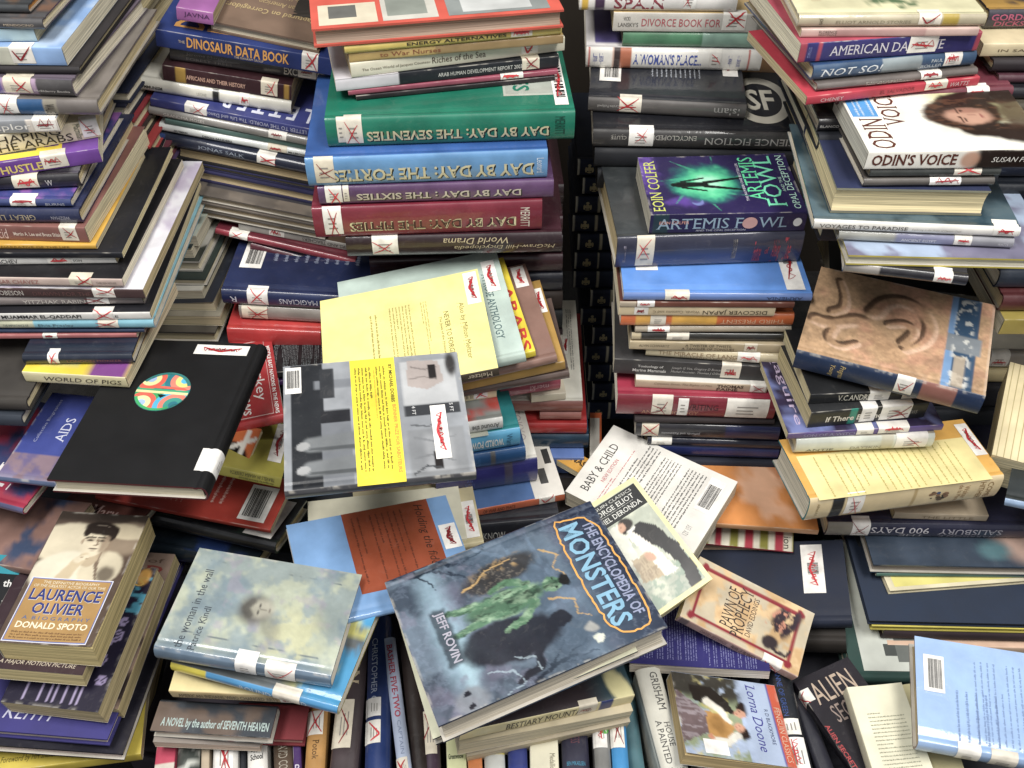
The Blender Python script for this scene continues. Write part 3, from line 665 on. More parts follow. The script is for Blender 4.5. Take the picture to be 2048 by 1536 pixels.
# ================================================================ day by day stack
D = Stack('almanac stack', .925, k=1.08)
D.b(623, 59, 1128, 19, 34, 24, 'h', 'N', '#c9503e', 'big orange red hardcover with picture panels', rot=180, page='#b09a86', pr=[((.74, .74, .97, .97), '#d8cdb4'), ((.82, .76, .93, .9), '#6a6a66'), ((.50, .70, .72, .97), '#c9c6bb'), ((.54, .72, .70, .92), '#8f958c'), ((.05, .68, .46, .97), '#8b918f'), ((.12, .72, .40, .94), '#c4c6c4')], mott=.06)
D.b(688, 92, 1124, 52, 17, 20, 'j', 'S', '#cdb75f', 'yellow jacketed book', tx=[('ENERGY ALTERNATIVES', .28, .74, .3, .95, '#3c3426', 'b')], lab=[(.76, .86, 's')])
D.b(697, 108, 1127, 70, 16, 20, 'p', 'S', '#c4a668', 'tan book', tx=[('to War Nurses', .14, .42, .3, .9, '#8a4a34', 's')], sp=[(.4, 1, '#a5895e')])
D.b(700, 128, 1130, 74, 26, 21, 'p', 'S', '#e2dcc6', 'cream paperback about riches of the sea', tx=[('Riches of the Sea', .37, .62, .28, .78, '#5a463a'), ('The Ocean World of Jacques Cousteau', .05, .36, .30, .58, '#6a5a48')], lab=[(.79, .87, 'v')], mott=.06)
D.b(670, 160, 1118, 112, 22, 23, 'p', 'S', '#22242a', 'black and white report paperback', tx=[('ARAB HUMAN DEVELOPMENT REPORT 2003', .45, .83, .3, .68, '#d5d2cc')], sp=[(0, .275, '#cfcbd0')], lab=[(.83, .91, 'x')], pr=[((0, 0, .275, .9), '#cfcbd0')], mott=.08)
D.b(696, 182, 1116, 140, 9, 22, 'p', 'S', '#97495c', 'thin crimson paperback', lab=[(.72, .83, 's')])
D.b(712, 192, 1110, 152, 9, 22, 'p', 'S', '#2a2528', 'thin black paperback')
D.b(648, 240, 1151, 224, 54, 22, 'j', 'S', '#11715a', 'thick green almanac of the seventies', tx=[('DAY BY DAY: THE SEVENTIES', .16, .895, .16, .56, '#c9c09a', 'fbo'), ('MERRITT', .92, .96, .2, .9, '#0c3a30', 'v')], lab=[(.075, .145, 'x', .006), (.045, .075, None, .0, .15)], rot=180, pr=[((.06, .05, .28, .8), '#b9bfb4'), ((.07, .07, .27, .78), '#a9b0a6'), ((.91, .2, .955, .62), '#d8d2bc')], tt=[('SEVENTIES', .17, .03, .24, .75, '#11715a', 'vbf')], bc=[(.02, .30, .075, .92, 's')], mott=.14, bulge=.003)
D.b(608, 320, 1096, 302, 53, 22, 'j', 'S', '#2f5a9e', 'thick blue almanac of the forties', spine='#5a8cbc', tx=[('DAY BY DAY: THE FORTIES', .10, .94, .12, .62, '#c9c2a0', 'fbso'), ('Leonard', .955, .985, .2, .8, '#c9d6e4', 'v')], lab=[(.035, .115, 'x', .0)], mott=.2, bulge=.003)
D.b(634, 377, 1108, 362, 33, 22, 'j', 'S', '#5d3f66', 'purple almanac of the sixties', tx=[('DAY BY DAY : THE SIXTIES', .16, .86, .2, .66, '#bdb4a4', 'fbo')], lab=[(.03, .10, 'x', .0), (.105, .13, None, .0, .15)], mott=.18, bulge=.002)
D.b(622, 420, 1085, 403, 56, 22, 'j', 'S', '#7a2436', 'thick maroon almanac of the fifties', tx=[('DAY BY DAY: THE FIFTIES', .155, .885, .18, .54, '#d8cfa4', 'fb'), ('DAY BY DAY: THE FIFTIES', .159, .881, .205, .515, '#3c1620', 'fb'), ('MERRITT', .905, .945, .12, .85, '#d8cfc0', 'v')], lab=[(.045, .125, 'x', .0)], mott=.16, bulge=.003)
for i, (xl, vl, xr, vr, ds) in enumerate([(690, 478, 1124, 468, 'dark maroon encyclopedia volume of world drama'), (716, 382, 1128, 372, 'second dark maroon encyclopedia volume'), (722, 412, 1126, 402, 'third dark maroon encyclopedia volume')]):
    D.b(xl, vl, xr, vr, 37, 22, 'j', 'S', '#3c1c26', ds, spine='#2b1a20', tx=[('World Drama', .45, .75, .62, .95, '#b5a684', 'fi'), ('McGraw-Hill Encyclopedia', .5, .97, .3, .6, '#b5a684', 'fi')] if i < 2 else (), lab=[(.08 if i else .12, .16 if i else .24, 'x', .0)], mott=.25)
D2 = Stack('column hidden under the almanacs', .655, k=1.05)
for i in range(8):
    D2.b(730+i*4, 446+38*i, 1126, 436+38*i, 33, 22, 'j' if i < 4 else 'h', 'S', ['#3c1c26', '#2a1c22', '#3a2028', '#20222e', '#2e2420', '#1e2428', '#2a1c22', '#20222e'][i], ['dark maroon encyclopedia volume', 'dark plum hardcover', 'wine dark hardcover', 'blackish blue hardcover', 'dark umber hardcover', 'dark slate hardcover', 'dark aubergine hardcover', 'inky hardcover'][i])

# ================================================================ spanish/white stack, back centre right
E = Stack('back stack', .88, k=1.1)
E.b(1160, -16, 1478, -13, 36, 22, 'j', 'S', '#e4e0dc', 'white jacketed book about Spain', tx=[('SPAIN', .22, .54, .05, .8, '#8c3b46', 'sb')], sp=[(.02, .06, '#d8b040'), (.10, .16, '#4a3550')], lab=[(.66, .74, 'x')], mott=.05)
E.b(1228, 25, 1566, 29, 35, 20, 'p', 'S', '#c9c4bc', 'pale grey paperback with pink lettering', tx=[('DIVORCE BOOK FOR', .17, .64, .28, .72, '#b05058'), ('VICKI', .06, .10, .60, .82, '#5c5854'), ("LANSKY'S", .03, .15, .24, .48, '#5c5854')], sp=[(.86, 1, '#8a867e')], lab=[(.65, .79, 'x')], top=lambda p, q, W, H: np.ones(p.shape+(3,))*lin('#b9a070')*(.8+.4*fbm(p*W, q*H, .3, 3))[..., None], pr=())
E.b(1247, 64, 1567, 69, 28, 18, 'j', 'S', '#4f8060', 'mottled green jacketed book', c2='#9fb09a', sp=[(.5, .92, '#86a898'), (.92, 1, '#d8b0a0')], mott=.35)
E.b(1173, 97, 1527, 104, 38, 21, 'j', 'S', '#e6e3dc', 'white jacketed book with tall blue letters', top=lambda p, q, W, H: mix(np.ones(p.shape+(3,))*lin('#d8d4d4'), '#5a5288', rect(p, q, .05, .1, .3, .9)), tx=[("A WOMAN'S PLACE...", .27, .66, .22, .84, '#4455a0', 'b'), ('Marjorie', .04, .065, .2, .85, '#5560a8', 'w'), ('Margolies', .075, .10, .2, .85, '#5560a8', 'w'), ('Courage in', .81, .83, .2, .85, '#6a70b0', 'w'), ('the Face of', .86, .88, .2, .85, '#6a70b0', 'w')], sp=[(.018, .026, '#c04a40'), (.15, .17, '#d0b0a0'), (.155, .20, '#3a2c2c'), (.20, .255, '#b46a4c'), (.925, .935, '#c04a40')], lab=[(.70, .77, 'x', .0)], mott=.04)
E.b(1177, 196, 1494, 212, 27, 20, 'j', 'S', '#24262e', 'black jacketed book about Islam', spine='#5a5654', rot=180, blurb=[(.28, .25, .62, .65, 11, '#a9adb6', 'v', .35), (.06, .12, .2, .5, 4, '#a9adb6', 'v', .35)], bc=[(.80, .22, .94, .75, 'bar'), (.03, .08, .13, .60, 'ns')], tx=[('Islam', .80, .96, .25, .85, '#a5a29e', 'f'), ('Caroline Puddywell', .06, .2, .4, .7, '#b5b2ae', 'f')], lab=[(.20, .34, 'x')])
E.b(1187, 261, 1640, 270, 33, 24, 'j', 'S', '#1f2026', 'black encyclopedia with round emblem', spine='#3a3838', rot=180, tx=[('SCIENCE FICTION', .50, .93, .3, .75, '#a8a4a0', 'fs'), ('ENCYCLOPEDIA', .25, .46, .55, .85, '#a8a49c', 'fs'), ('JOHN CLUTE', .08, .22, .55, .85, '#a8a49c', 'fs')], lab=[(.16, .27, 'x')], bc=[(.02, .04, .10, .30, 'ns'), (.86, .05, .95, .2, 'bar')],
    pr=[([(.22+.14*math.cos(a), .62+.27*math.sin(a)) for a in np.linspace(0, 2*math.pi, 40)[:-1]], '#c4bfb0'), ([(.22+.10*math.cos(a), .62+.195*math.sin(a)) for a in np.linspace(0, 2*math.pi, 40)[:-1]], '#1f2026'), ((.1, .03, .34, .28), '#a87a48'), ((.46, .04, .62, .13), '#5a7aa0')], tt=[('SF', .155, .50, .285, .74, '#c4bfb0', 'bf')])
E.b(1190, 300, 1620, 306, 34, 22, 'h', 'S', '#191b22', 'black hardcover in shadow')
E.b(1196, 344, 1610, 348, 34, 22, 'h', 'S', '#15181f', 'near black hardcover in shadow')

# ================================================================ encyclopedia set in the dark gap
EN = Stack('dark gap column', .60)
emb = [(-.5, 0), (-.3, .35), (0, .5), (.3, .35), (.5, 0), (.3, -.35), (0, -.5), (-.3, -.35)]
for i in range(14):
    o = [0, 10, -4, -10, 0, -6, -8, 26, 6, 30, 14, 22, 30, 20][i]
    bk = EN.b(1156+o, 322+i*37.5, 1500, 323+i*37.5, 33, 22, 'h', 'S', '#141b2c', 'midnight blue encyclopedia with gilt emblem', spine='#232d48', mott=.2, bulge=.004,
         sp=[(.0, .014, '#e0dccc'), (.13, .143, '#d8d0b4')])
    m = MB(); w = .0125
    for (cx, cy, rx, ry) in ((0, 0, .34, .34), (0, .5, .22, .18), (-.42, -.1, .14, .4), (.42, -.1, .14, .4), (0, -.5, .3, .12)):
        an = np.linspace(0, 2*math.pi, 13)[:-1]
        gm = (bk.g_sp0+bk.g_sp1)/2
        m.add(bk.path(bk.L*.07+w*(cx+rx*np.cos(an)), gm+w*(cy+ry*np.sin(an)), .0005), [list(range(12))], lin('#cdbf92'))
    m.build('gilt_emblem', M_K, bk.root)

# ================================================================ centre right stack with the purple novel on top
art = {}
def art_fowl(p, q, W, H):
    x, y = p*W, q*H
    c = np.ones(p.shape+(3,))*lin('#2a2150')
    c = mix(c, '#5f3f9c', sst(.5, .75, fbm(x, y, .22, 3))*sst(.5, .8, q))
    r = np.hypot((x-W*.52)/4.3, (y-H*.60)/4.6); n = fbm(x, y, .55, 7)
    c = mix(c, '#1f7f72', (1-sst(.7, 1.15, r+.5*(n-.5)))*.95)
    c = mix(c, '#58d69c', (1-sst(.45, .95, r+.7*(n-.5)))*.9)
    c = mix(c, '#bff5dc', (1-sst(.1, .6, r+.8*(n-.45)))*.7)
    for k in range(7):
        a = k*.9+.3; c = mix(c, '#3fae86', .6*seg(x, y, W*.52+3*math.cos(a), H*.6+3*math.sin(a), W*.52+6.2*math.cos(a+.3), H*.6+6.5*math.sin(a+.3), .3, .03)*sst(.4, .6, n))
    fig = np.maximum.reduce([ell(x, y, W*.5, H*.80, .42, .5), seg(x, y, W*.5, H*.77, W*.5, H*.60, .62, .5), seg(x, y, W*.47, H*.6, W*.40, H*.36, .34, .2), seg(x, y, W*.53, H*.6, W*.60, H*.36, .34, .2), seg(x, y, W*.45, H*.75, W*.39, H*.60, .2, .16), seg(x, y, W*.55, H*.75, W*.61, H*.60, .2, .16)])
    c = mix(c, '#0c1414', fig)
    c = mix(c, '#6f79b5', ell(x, y, W*.2, H*.68, .75, .75)*(1-ell(x, y, W*.24, H*.69, .75, .75)))
    return c
F_ = Stack('centre right stack', .725, k=1.09)
F_.b(1302, 430, 1617, 424, 36, 13.0, 'p', 'S', '#241d48', 'dark purple fantasy paperback with glowing green cover', top=art_fowl, res=.0016, rot=90,
     tt=[('EOIN COLFER', .06, .90, .92, .975, '#c9d060', 's'), ('ARTEMIS', .22, .235, .95, .335, '#5fdca0', 's'), ('FOWL', .12, .115, .96, .235, '#74e0b4', 's'), ('AND THE', .35, .085, .6, .105, '#b9e0d0', ''), ('OPAL DECEPTION', .06, .03, .96, .075, '#b9e4d4', 's'), ('THE NUMBER ONE BESTSELLER', .2, .345, .85, .362, '#d9d4e4', '')],
     tx=[('ARTEMIS F   WL', .05, .88, .22, .80, '#8fa8b8', 's'), ('EOIN COLFER', .06, .25, .50, .66, '#e0a090', ''), ('AND THE OPAL DECEPTION', .30, .62, .06, .17, '#b9b9c4', '')], sp=[(.02, .12, '#233a44')], lift=.004, page='#c9c4b2',
     edge='#5a5560')
bk = BOOKS[-1]; m = MB(); an = np.linspace(0, 2*math.pi, 22)[:-1]; gm = bk.g_sp0+(bk.g_sp1-bk.g_sp0)*.5
m.add(bk.path(bk.L*.64+.0095*np.cos(an), gm+.0085*np.sin(an), .0007), [list(range(21))], lin('#c99a94')); m.add(bk.path(bk.L*.945+.0055*np.cos(an), gm+.0062*np.sin(an), .0007), [list(range(21))], lin('#dcdad8'))
m.build('round_print', M_P, bk.root)
def art_wing(p, q, W, H):
    x, y = p*W, q*H; c = np.ones(p.shape+(3,))*lin('#34383a')*(.5+fbm(x, y, .3, 5))[..., None]
    c = mix(c, '#c9c6bc', pline(x, y, [(W*.3, H*.9), (W*.5, H*.95), (W*.8, H*.98)], .3, .05)); c = mix(c, '#cf8a4c', ell(x, y, W*.45, H*.9, 1.3, .6, 30))
    c = mix(c, '#c9c6bc', pline(x, y, [(W*.1, H*.99), (W*.25, H*.93), (W*.5, H*.9)], .1, .3))
    return mix(c, '#cf8a4c', ell(x, y, W*.75, H*.93, 1.0, .7, -30))
F_.b(1236, 479, 1612, 466, 58, 21, 'j', 'S', '#3a3d3e', 'dark jacketed novel in crinkled plastic', spine='#2b3050', rot=-90, top=art_wing, sfn=lambda s, t, a, b: mix(np.ones(s.shape+(3,))*lin('#38394a')*(.8+.4*fbm(s*a, t*b, .6, 3))[..., None], '#2a3360', sst(.6, .3, t)), tx=[('The', .90, .94, .1, .9, '#b5404c', 'sw'), ('Atheling', .84, .88, .02, .85, '#b5404c', 'sw'), ('of', .80, .82, .35, .6, '#b5404c', 'sw'), ('Fortune', .74, .78, .05, .8, '#b5404c', 'sw'), ('WARNER', .62, .645, .2, .9, '#9a9288', 'w'), ('LITTLE BR', .035, .05, .2, .8, '#9a94a4', 'w')], lab=[(.105, .20, 'x', .0, .05)], mott=.4)
F_.b(1248, 588, 1626, 590, 14, 19, 'j', 'S', '#5a8fdb', 'bright blue jacketed book', spine='#5c79b4', rot=180, bc=[(.80, .32, .92, .75, 'bar'), (.03, .24, .13, .95, 'ns')], tx=[('ARMENIA', .76, .95, .15, .85, '#2a3450', 'fs')], lab=[(.22, .35, 's', .006)], mott=.05)
F_.b(1240, 604, 1590, 606, 10, 20, 'p', 'S', '#6c4034', 'thin reddish brown paperback', lab=[(.1, .2, 's')], sp=[(0, .1, '#b9ab96')])
F_.b(1238, 614, 1552, 616, 16, 20, 'p', 'S', '#cdbb98', 'tan paperback about Japan', tx=[('DISCOVER JAPAN', .54, .95, .15, .85, '#33291f', 'f'), ('Words, Customs and C', .22, .52, .3, .7, '#7a6a54', 'f')], lab=[(.1, .19, 's')])
F_.b(1243, 631, 1590, 631, 22, 20, 'j', 'S', '#c8642e', 'orange jacketed book', sp=[(.08, .2, '#d8a040'), (.3, .55, '#dca63e')], tx=[('THIRD PRESENT', .58, .95, .25, .7, '#dcb08c', 'f')], lab=[(.17, .26, None)], mott=.3)
F_.b(1271, 655, 1584, 655, 11, 20, 'j', 'S', '#a39784', 'thin taupe jacketed book', lab=[(.08, .22, 's')])
F_.b(1264, 668, 1584, 671, 13, 20, 'j', 'S', '#2b2a28', 'thin black glossy book', lab=[(.22, .36, None)], sp=[(0, .06, '#b7a888')])
F_.b(1260, 683, 1580, 691, 15, 20, 'p', 'S', '#b9a888', 'tan paperback of tongue twisters', tx=[('A TWISTER OF TWISTS,', .35, .64, .5, .9, '#3d342a', 's'), ('A TANGLER OF TONGUES', .33, .66, .08, .42, '#3d342a', 's'), ('ALVIN SCHWARTZ', .06, .25, .4, .75, '#6d6150')], lab=[(.72, .80, 's', 0)])
F_.b(1293, 696, 1572, 715, 17, 20, 'j', 'S', '#d2c4a2', 'cream jacketed book on language', tx=[('THE MIRACLE OF LANGUAGE', .09, .8, .42, .95, '#8a6f52', 's'), ('RICHARD LEDERER', .25, .65, .08, .38, '#8a7a66', 's')], lab=[(.66, .82, 's', .004)], mott=.1)
F_.b(1229, 718, 1552, 735, 27, 24, 'p', 'S', '#3c3b3c', 'dark grey paperback with small white type', tx=[('Toxicology of', .15, .31, .5, .72, '#c9c7c4', 'b'), ('Marine Mammals', .12, .33, .22, .44, '#c9c7c4', 'b'), ('Joseph G Vos, Gregory D Bossart', .36, .68, .5, .72, '#b5b3b0', 'i'), ('Michel Fournier, Thomas J OShea', .36, .68, .22, .44, '#b5b3b0', 'i')], lab=[(.67, .79, 's')], mott=.1)
F_.b(1272, 760, 1536, 772, 14, 16, 'p', 'S', '#c4b096', 'white covered paperback with tan spine', top=lambda p, q, W, H: np.ones(p.shape+(3,))*lin('#dcdad4'), tx=[('THOMAS', .62, .82, .52, .95, '#4a3a30', 'sb'), ('PAINE', .62, .78, .06, .46, '#4a3a30', 'sb'), ('Common Sense, The Rights of Man', .14, .58, .5, .85, '#8a7460', 'i')], lab=[(.87, .99, 'x', .008)])
F_.b(1236, 793, 1556, 804, 37, 24, 'j', 'S', '#9a2a42', 'thick crimson jacketed anthology', spine='#7e2434', tx=[('AN ANTHOLOGY', .16, .52, .1, .35, '#c08a70', 's'), ('WRITING', .42, .64, .45, .75, '#3c1620', 's')], lab=[(.22, .35, 'x', .0), (.385, .45, None, -.004, .08), (.69, .955, None, -.002, .06)], mott=.12)
bk = BOOKS[-1]; m = MB()
for i, w in enumerate(['Grades 7-12', 'READERS', 'TEEN', 'YOUNG', 'for', 'BEST BOOKS']): bk.text_spine(m, w, .71+i*.036, .735+i*.036, .12, .92, '#6a5a44', 'w')
m.build('label_lettering', M_K, bk.root)
F_.b(1270, 838, 1550, 842, 9, 22, 'h', 'S', '#2b2224', 'thin brownish black hardcover')
F_.b(1273, 850, 1562, 860, 24, 22, 'j', 'S', '#27272c', 'glossy black jacketed book with speech bubble', spine='#24232a', tx=[('Jeffords and Rabinovitz', .18, .45, .35, .62, '#a9a9ae', 'f')], lab=[(.04, .16, 'x')], sp=[(.62, 1, '#1d2348')])
F_.b(1296, 878, 1566, 888, 12, 22, 'j', 'S', '#1d2030', 'thin blackish blue jacketed book', lab=[(.03, .18, None)])
F_.b(1318, 892, 1560, 900, 20, 22, 'j', 'S', '#1e2c66', 'royal blue jacketed book')
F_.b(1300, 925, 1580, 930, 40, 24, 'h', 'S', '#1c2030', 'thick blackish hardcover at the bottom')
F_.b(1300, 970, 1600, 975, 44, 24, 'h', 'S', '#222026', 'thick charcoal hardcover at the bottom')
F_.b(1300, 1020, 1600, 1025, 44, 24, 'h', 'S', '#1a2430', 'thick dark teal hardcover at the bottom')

# ================================================================ top right stack
G = Stack('top right stack', .955)
G.b(1600, 32, 1976, 30, 25, 22, 'j', 'S', '#b9ae92', 'cream jacketed book with smudged spine', top=lambda p, q, W, H: mix(mix(np.ones(p.shape+(3,))*lin('#d8d2aa'), '#4f6a48', ell(p*W, q*H, 11, 3.5, 3, 1.6)*sst(.4, .6, fbm(p*W, q*H, .8, 3))), '#b07a4c', rect(p, q, .1, .2, .16, .8)), tx=[('ELLIOT ARNOLD STORIES', .2, .6, .2, .65, '#8a806a', 's'), ('JOHN', .105, .13, .1, .95, '#4b4438', 'v')], sp=[(.77, .86, '#b39a3c')], lab=[(.64, .76, 'v')], mott=.2)
G.b(1604, 59, 1960, 56, 17, 21, 'p', 'S', '#c4a89e', 'pinkish tan paperback', tx=[('FLORENCE', .1, .2, .5, .9, '#4b3c3a'), ('NIGHTINGALE', .1, .2, .1, .45, '#4b3c3a')], sp=[(.2, .7, '#b5908a')])
G.b(1603, 88, 1966, 64, 40, 21, 'p', 'S', '#a84456', 'rose red book with indigo spine panel', tx=[('AMERICAN DATELINE', .17, .80, .25, .8, '#cfcbd2', 's'), ('GARY', .045, .065, .2, .85, '#7a80b8', 'w')], sp=[(.04, .10, '#33306e'), (.105, .115, '#a84456'), (.12, .97, '#322f6a')], lab=[(.60, .76, 's')])
G.b(1630, 134, 1957, 103, 31, 21, 'j', 'S', '#2c4a74', 'blue jacketed book with bold italic letters', spine='#36506f', tx=[('NOT SO!', .05, .42, .2, .85, '#d2d6d8', 'is'), ('PAUL', .72, .79, .55, .85, '#b9c2c8'), ('BOLLER', .66, .79, .12, .4, '#b9c2c8')], lab=[(.80, .91, 's')], sp=[(.42, .66, '#8d989c')], mott=.3)
G.b(1636, 170, 1958, 138, 15, 20, 'j', 'S', '#6a625e', 'thin grey and black jacketed book', tx=[('Nicaragua', .3, .52, .5, .95, '#b9b2a6', 's'), ('New Kind of Revolution', .3, .6, .05, .45, '#cfcabf', 'i')], lab=[(.64, .77, 's')])
G.b(1615, 194, 1961, 154, 18, 17, 'p', 'S', '#b93848', 'bright red hardcover with thin spine', tx=[('CHENEY', .08, .21, .15, .65, '#dcc0be', ''), ('EL SALVADOR', .42, .62, .3, .8, '#7e2430', 's'), ('WATTS', .83, .94, .2, .8, '#dcc0be', 'i')], lab=[(.68, .81, 's')])
G.b(1680, 190, 2030, 176, 24, 22, 'j', 'S', '#6e3440', 'maroon crime novel', tx=[('CRY BLOODY MURDER', .16, .58, .15, .7, '#b5906a', ''), ('ELAINE', .62, .72, .2, .7, '#b59a8a', '')], lab=[(.73, .86, 's')], c2='#9a4a58')
G.b(1686, 212, 1984, 206, 20, 22, 'j', 'S', '#1f3c3a', 'dark green jacketed book', sp=[(.65, 1, '#2f7a70')], lab=[(.5, .64, 's')], mott=.4)
G.b(1640, 240, 1990, 236, 26, 22, 'j', 'S', '#28262a', 'black jacketed book', tx=[('BLANCO', .01, .12, .3, .6, '#a9a6a2', 'b')])
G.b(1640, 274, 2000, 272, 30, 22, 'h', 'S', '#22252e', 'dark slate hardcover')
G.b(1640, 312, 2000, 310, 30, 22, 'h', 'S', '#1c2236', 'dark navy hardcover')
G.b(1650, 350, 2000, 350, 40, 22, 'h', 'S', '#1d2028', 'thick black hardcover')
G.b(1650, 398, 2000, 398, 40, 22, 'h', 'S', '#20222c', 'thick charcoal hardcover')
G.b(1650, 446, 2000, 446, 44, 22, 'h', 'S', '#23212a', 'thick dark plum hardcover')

def art_voice(p, q, W, H):
    x, y = p*W, q*H; c = np.ones(p.shape+(3,))*lin('#e9e6da'); x0, y0 = x, y; x, y = warp(x, y, .45, .45, 5)
    c = mix(c, '#cfd07a', sst(.42, .6, 1-q)*sst(.25, .6, p)*.7)
    c = mix(c, '#33231a', ell(x, y, W*.60, H*.36, 3.4, 4.6, 8, .1)); c = mix(c, '#2a1d18', pline(x, y, [(W*.35, H*.35), (W*.30, H*.18), (W*.22, 0)], 1.5, 2.2)); c = mix(c, '#2a1d18', pline(x, y, [(W*.82, H*.4), (W*.88, H*.2), (W*.95, 0)], 1.3, 2.4))
    c = mix(c, '#6a4630', sst(.55, .62, fbm(x*2.5, y*.5, 1.2, 9))*ell(x, y, W*.60, H*.3, 3.6, 6)*.5)
    f = ell(x, y, W*.56, H*.33, 1.7, 2.7, 6, .22); c = mix(c, '#b98e78', f*.95); c = mix(c, '#8a5c4c', ell(x, y, W*.66, H*.33, .7, 2.3, 6, .5)*f*.7); c = mix(c, '#3a241c', ell(x, y, W*.49, H*.365, .38, .16, 0, .4)); c = mix(c, '#3a241c', ell(x, y, W*.64, H*.365, .38, .16, 0, .4)); c = mix(c, '#4a3024', seg(x, y, W*.45, H*.385, W*.53, H*.39, .1)); c = mix(c, '#4a3024', seg(x, y, W*.60, H*.39, W*.68, H*.385, .1)); c = mix(c, '#8a5048', ell(x, y, W*.56, H*.255, .55, .16, 0, .4)); c = mix(c, '#8a6050', seg(x, y, W*.57, H*.34, W*.58, H*.295, .12)*.7)
    c = mix(c, '#4a3428', rect(x, y, W*.35, -1, W*.8, H*.15, .8)*.9)
    return c
G2 = Stack('white novel stack', .865, k=1.16)
G2.b(1738, 304, 2110, 300, 33, 13, 'p', 'S', '#e9e5da', 'white paperback with a long haired woman on cover', top=art_voice, res=.002, rot=90,
     sfn=lambda s, t, a, b: mix(mix(np.ones(s.shape+(3,))*lin('#e9e5da'), '#241812', sst(.54, .62, s)), '#b98a70', ell(s*a, t*b, .56*a, .5*b, 1.0, 1.0, 0, .3)*.9),
     tx=[("ODIN'S VOICE", .03, .49, .2, .88, '#5a2a1c', 'sb'), ('SUSAN PRICE', .68, .95, .35, .66, '#dcd8d0', 'i')],
     pr=[((.56, .84, .97, .985), '#4a96d4')], blurb=[(.58, .86, .95, .97, 4, '#cfe4f4', '', .6)], tt=[('ODIN', .05, .83, .52, .96, '#5a2a1c', 's'), ('VOICE', .42, .71, .96, .82, '#5a2a1c', 's')], page='#cfcdbf', mott=.04)
G2.b(1743, 339, 2005, 337, 16, 14, 'j', 'S', '#3f4240', 'dark grey jacketed book with white spine label', lab=[(.64, .85, 'x', 0)], c2='#2b2b2b')
G2.b(1730, 360, 1992, 358, 14, 15, 'j', 'S', '#5b5652', 'brownish grey jacketed book', lab=[(.5, .74, 's', 0)])
G2.b(1674, 376, 1983, 382, 46, 17, 'h', 'N', '#1d2648', 'navy hardcover with cream pages and torn jacket', page='#ead9a8', inset=.001, edge='#8d8c76')
G2.b(1630, 441, 2044, 458, 18, 21, 'j', 'S', '#4c626c', 'teal covered book with white spine', spine='#dcd9d2', tx=[('VOYAGES TO PARADISE', .03, .46, .2, .82, '#4a4540', 's'), ('Exploring in the Wake of Captain Cook', .48, .72, .3, .65, '#9a958c', 'i')], lab=[(.87, .99, 's', .012)], c2='#29404c', mott=.06)
G2.b(1680, 464, 2031, 481, 17, 22, 'j', 'S', '#8b8b92', 'pale grey violet jacketed book', tx=[('ANCIENT EGYPT', .36, .56, .25, .72, '#c9c8ce', ''), ('WATTS', .91, .97, .25, .72, '#c9c8ce', '')], lab=[(.66, .76, 's')], sp=[(0, .32, '#9b9b94'), (.33, .66, '#7b7c98')])
G2.b(1697, 510, 2120, 520, 18, 21, 'j', 'N', '#75728a', 'yellow edged hardcover with mauve picture cover', page='#d9d4bc', c2='#a3b4cc', edge='#c9b84c', mott=.3)
G2.b(1690, 528, 1938, 556, 17, 21, 'j', 'S', '#25242a', 'black book with red mark on label', lab=[(.73, .88, 's')], sp=[(0, .3, '#8a8580')])
G3 = Stack('hidden right stack', .60, k=1.1)
G3.b(1660, 556, 2010, 600, 30, 22, 'p', 'S', '#1c1e22', 'black paperback with white script on cover', tx=[])
G3.b(1720, 610, 2100, 620, 26, 24, 'j', 'S', '#cbb548', 'dull yellow jacketed book')
G3.b(1720, 655, 2100, 660, 40, 24, 'p', 'S', '#c4c0b4', 'white book with black shapes', tx=[])
G3.b(1720, 705, 2100, 712, 28, 24, 'j', 'S', '#a39a92', 'taupe jacketed book', lab=[(.70, .8, 's')])
G3.b(1760, 740, 2100, 746, 24, 24, 'h', 'S', '#c9b98c', 'straw coloured hardcover')
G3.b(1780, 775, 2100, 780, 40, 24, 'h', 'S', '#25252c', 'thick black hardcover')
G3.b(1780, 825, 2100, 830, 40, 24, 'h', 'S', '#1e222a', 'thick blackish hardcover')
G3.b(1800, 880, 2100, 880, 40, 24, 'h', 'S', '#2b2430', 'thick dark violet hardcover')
G3.b(1800, 930, 2100, 930, 40, 24, 'h', 'S', '#232a30', 'thick dark slate hardcover')

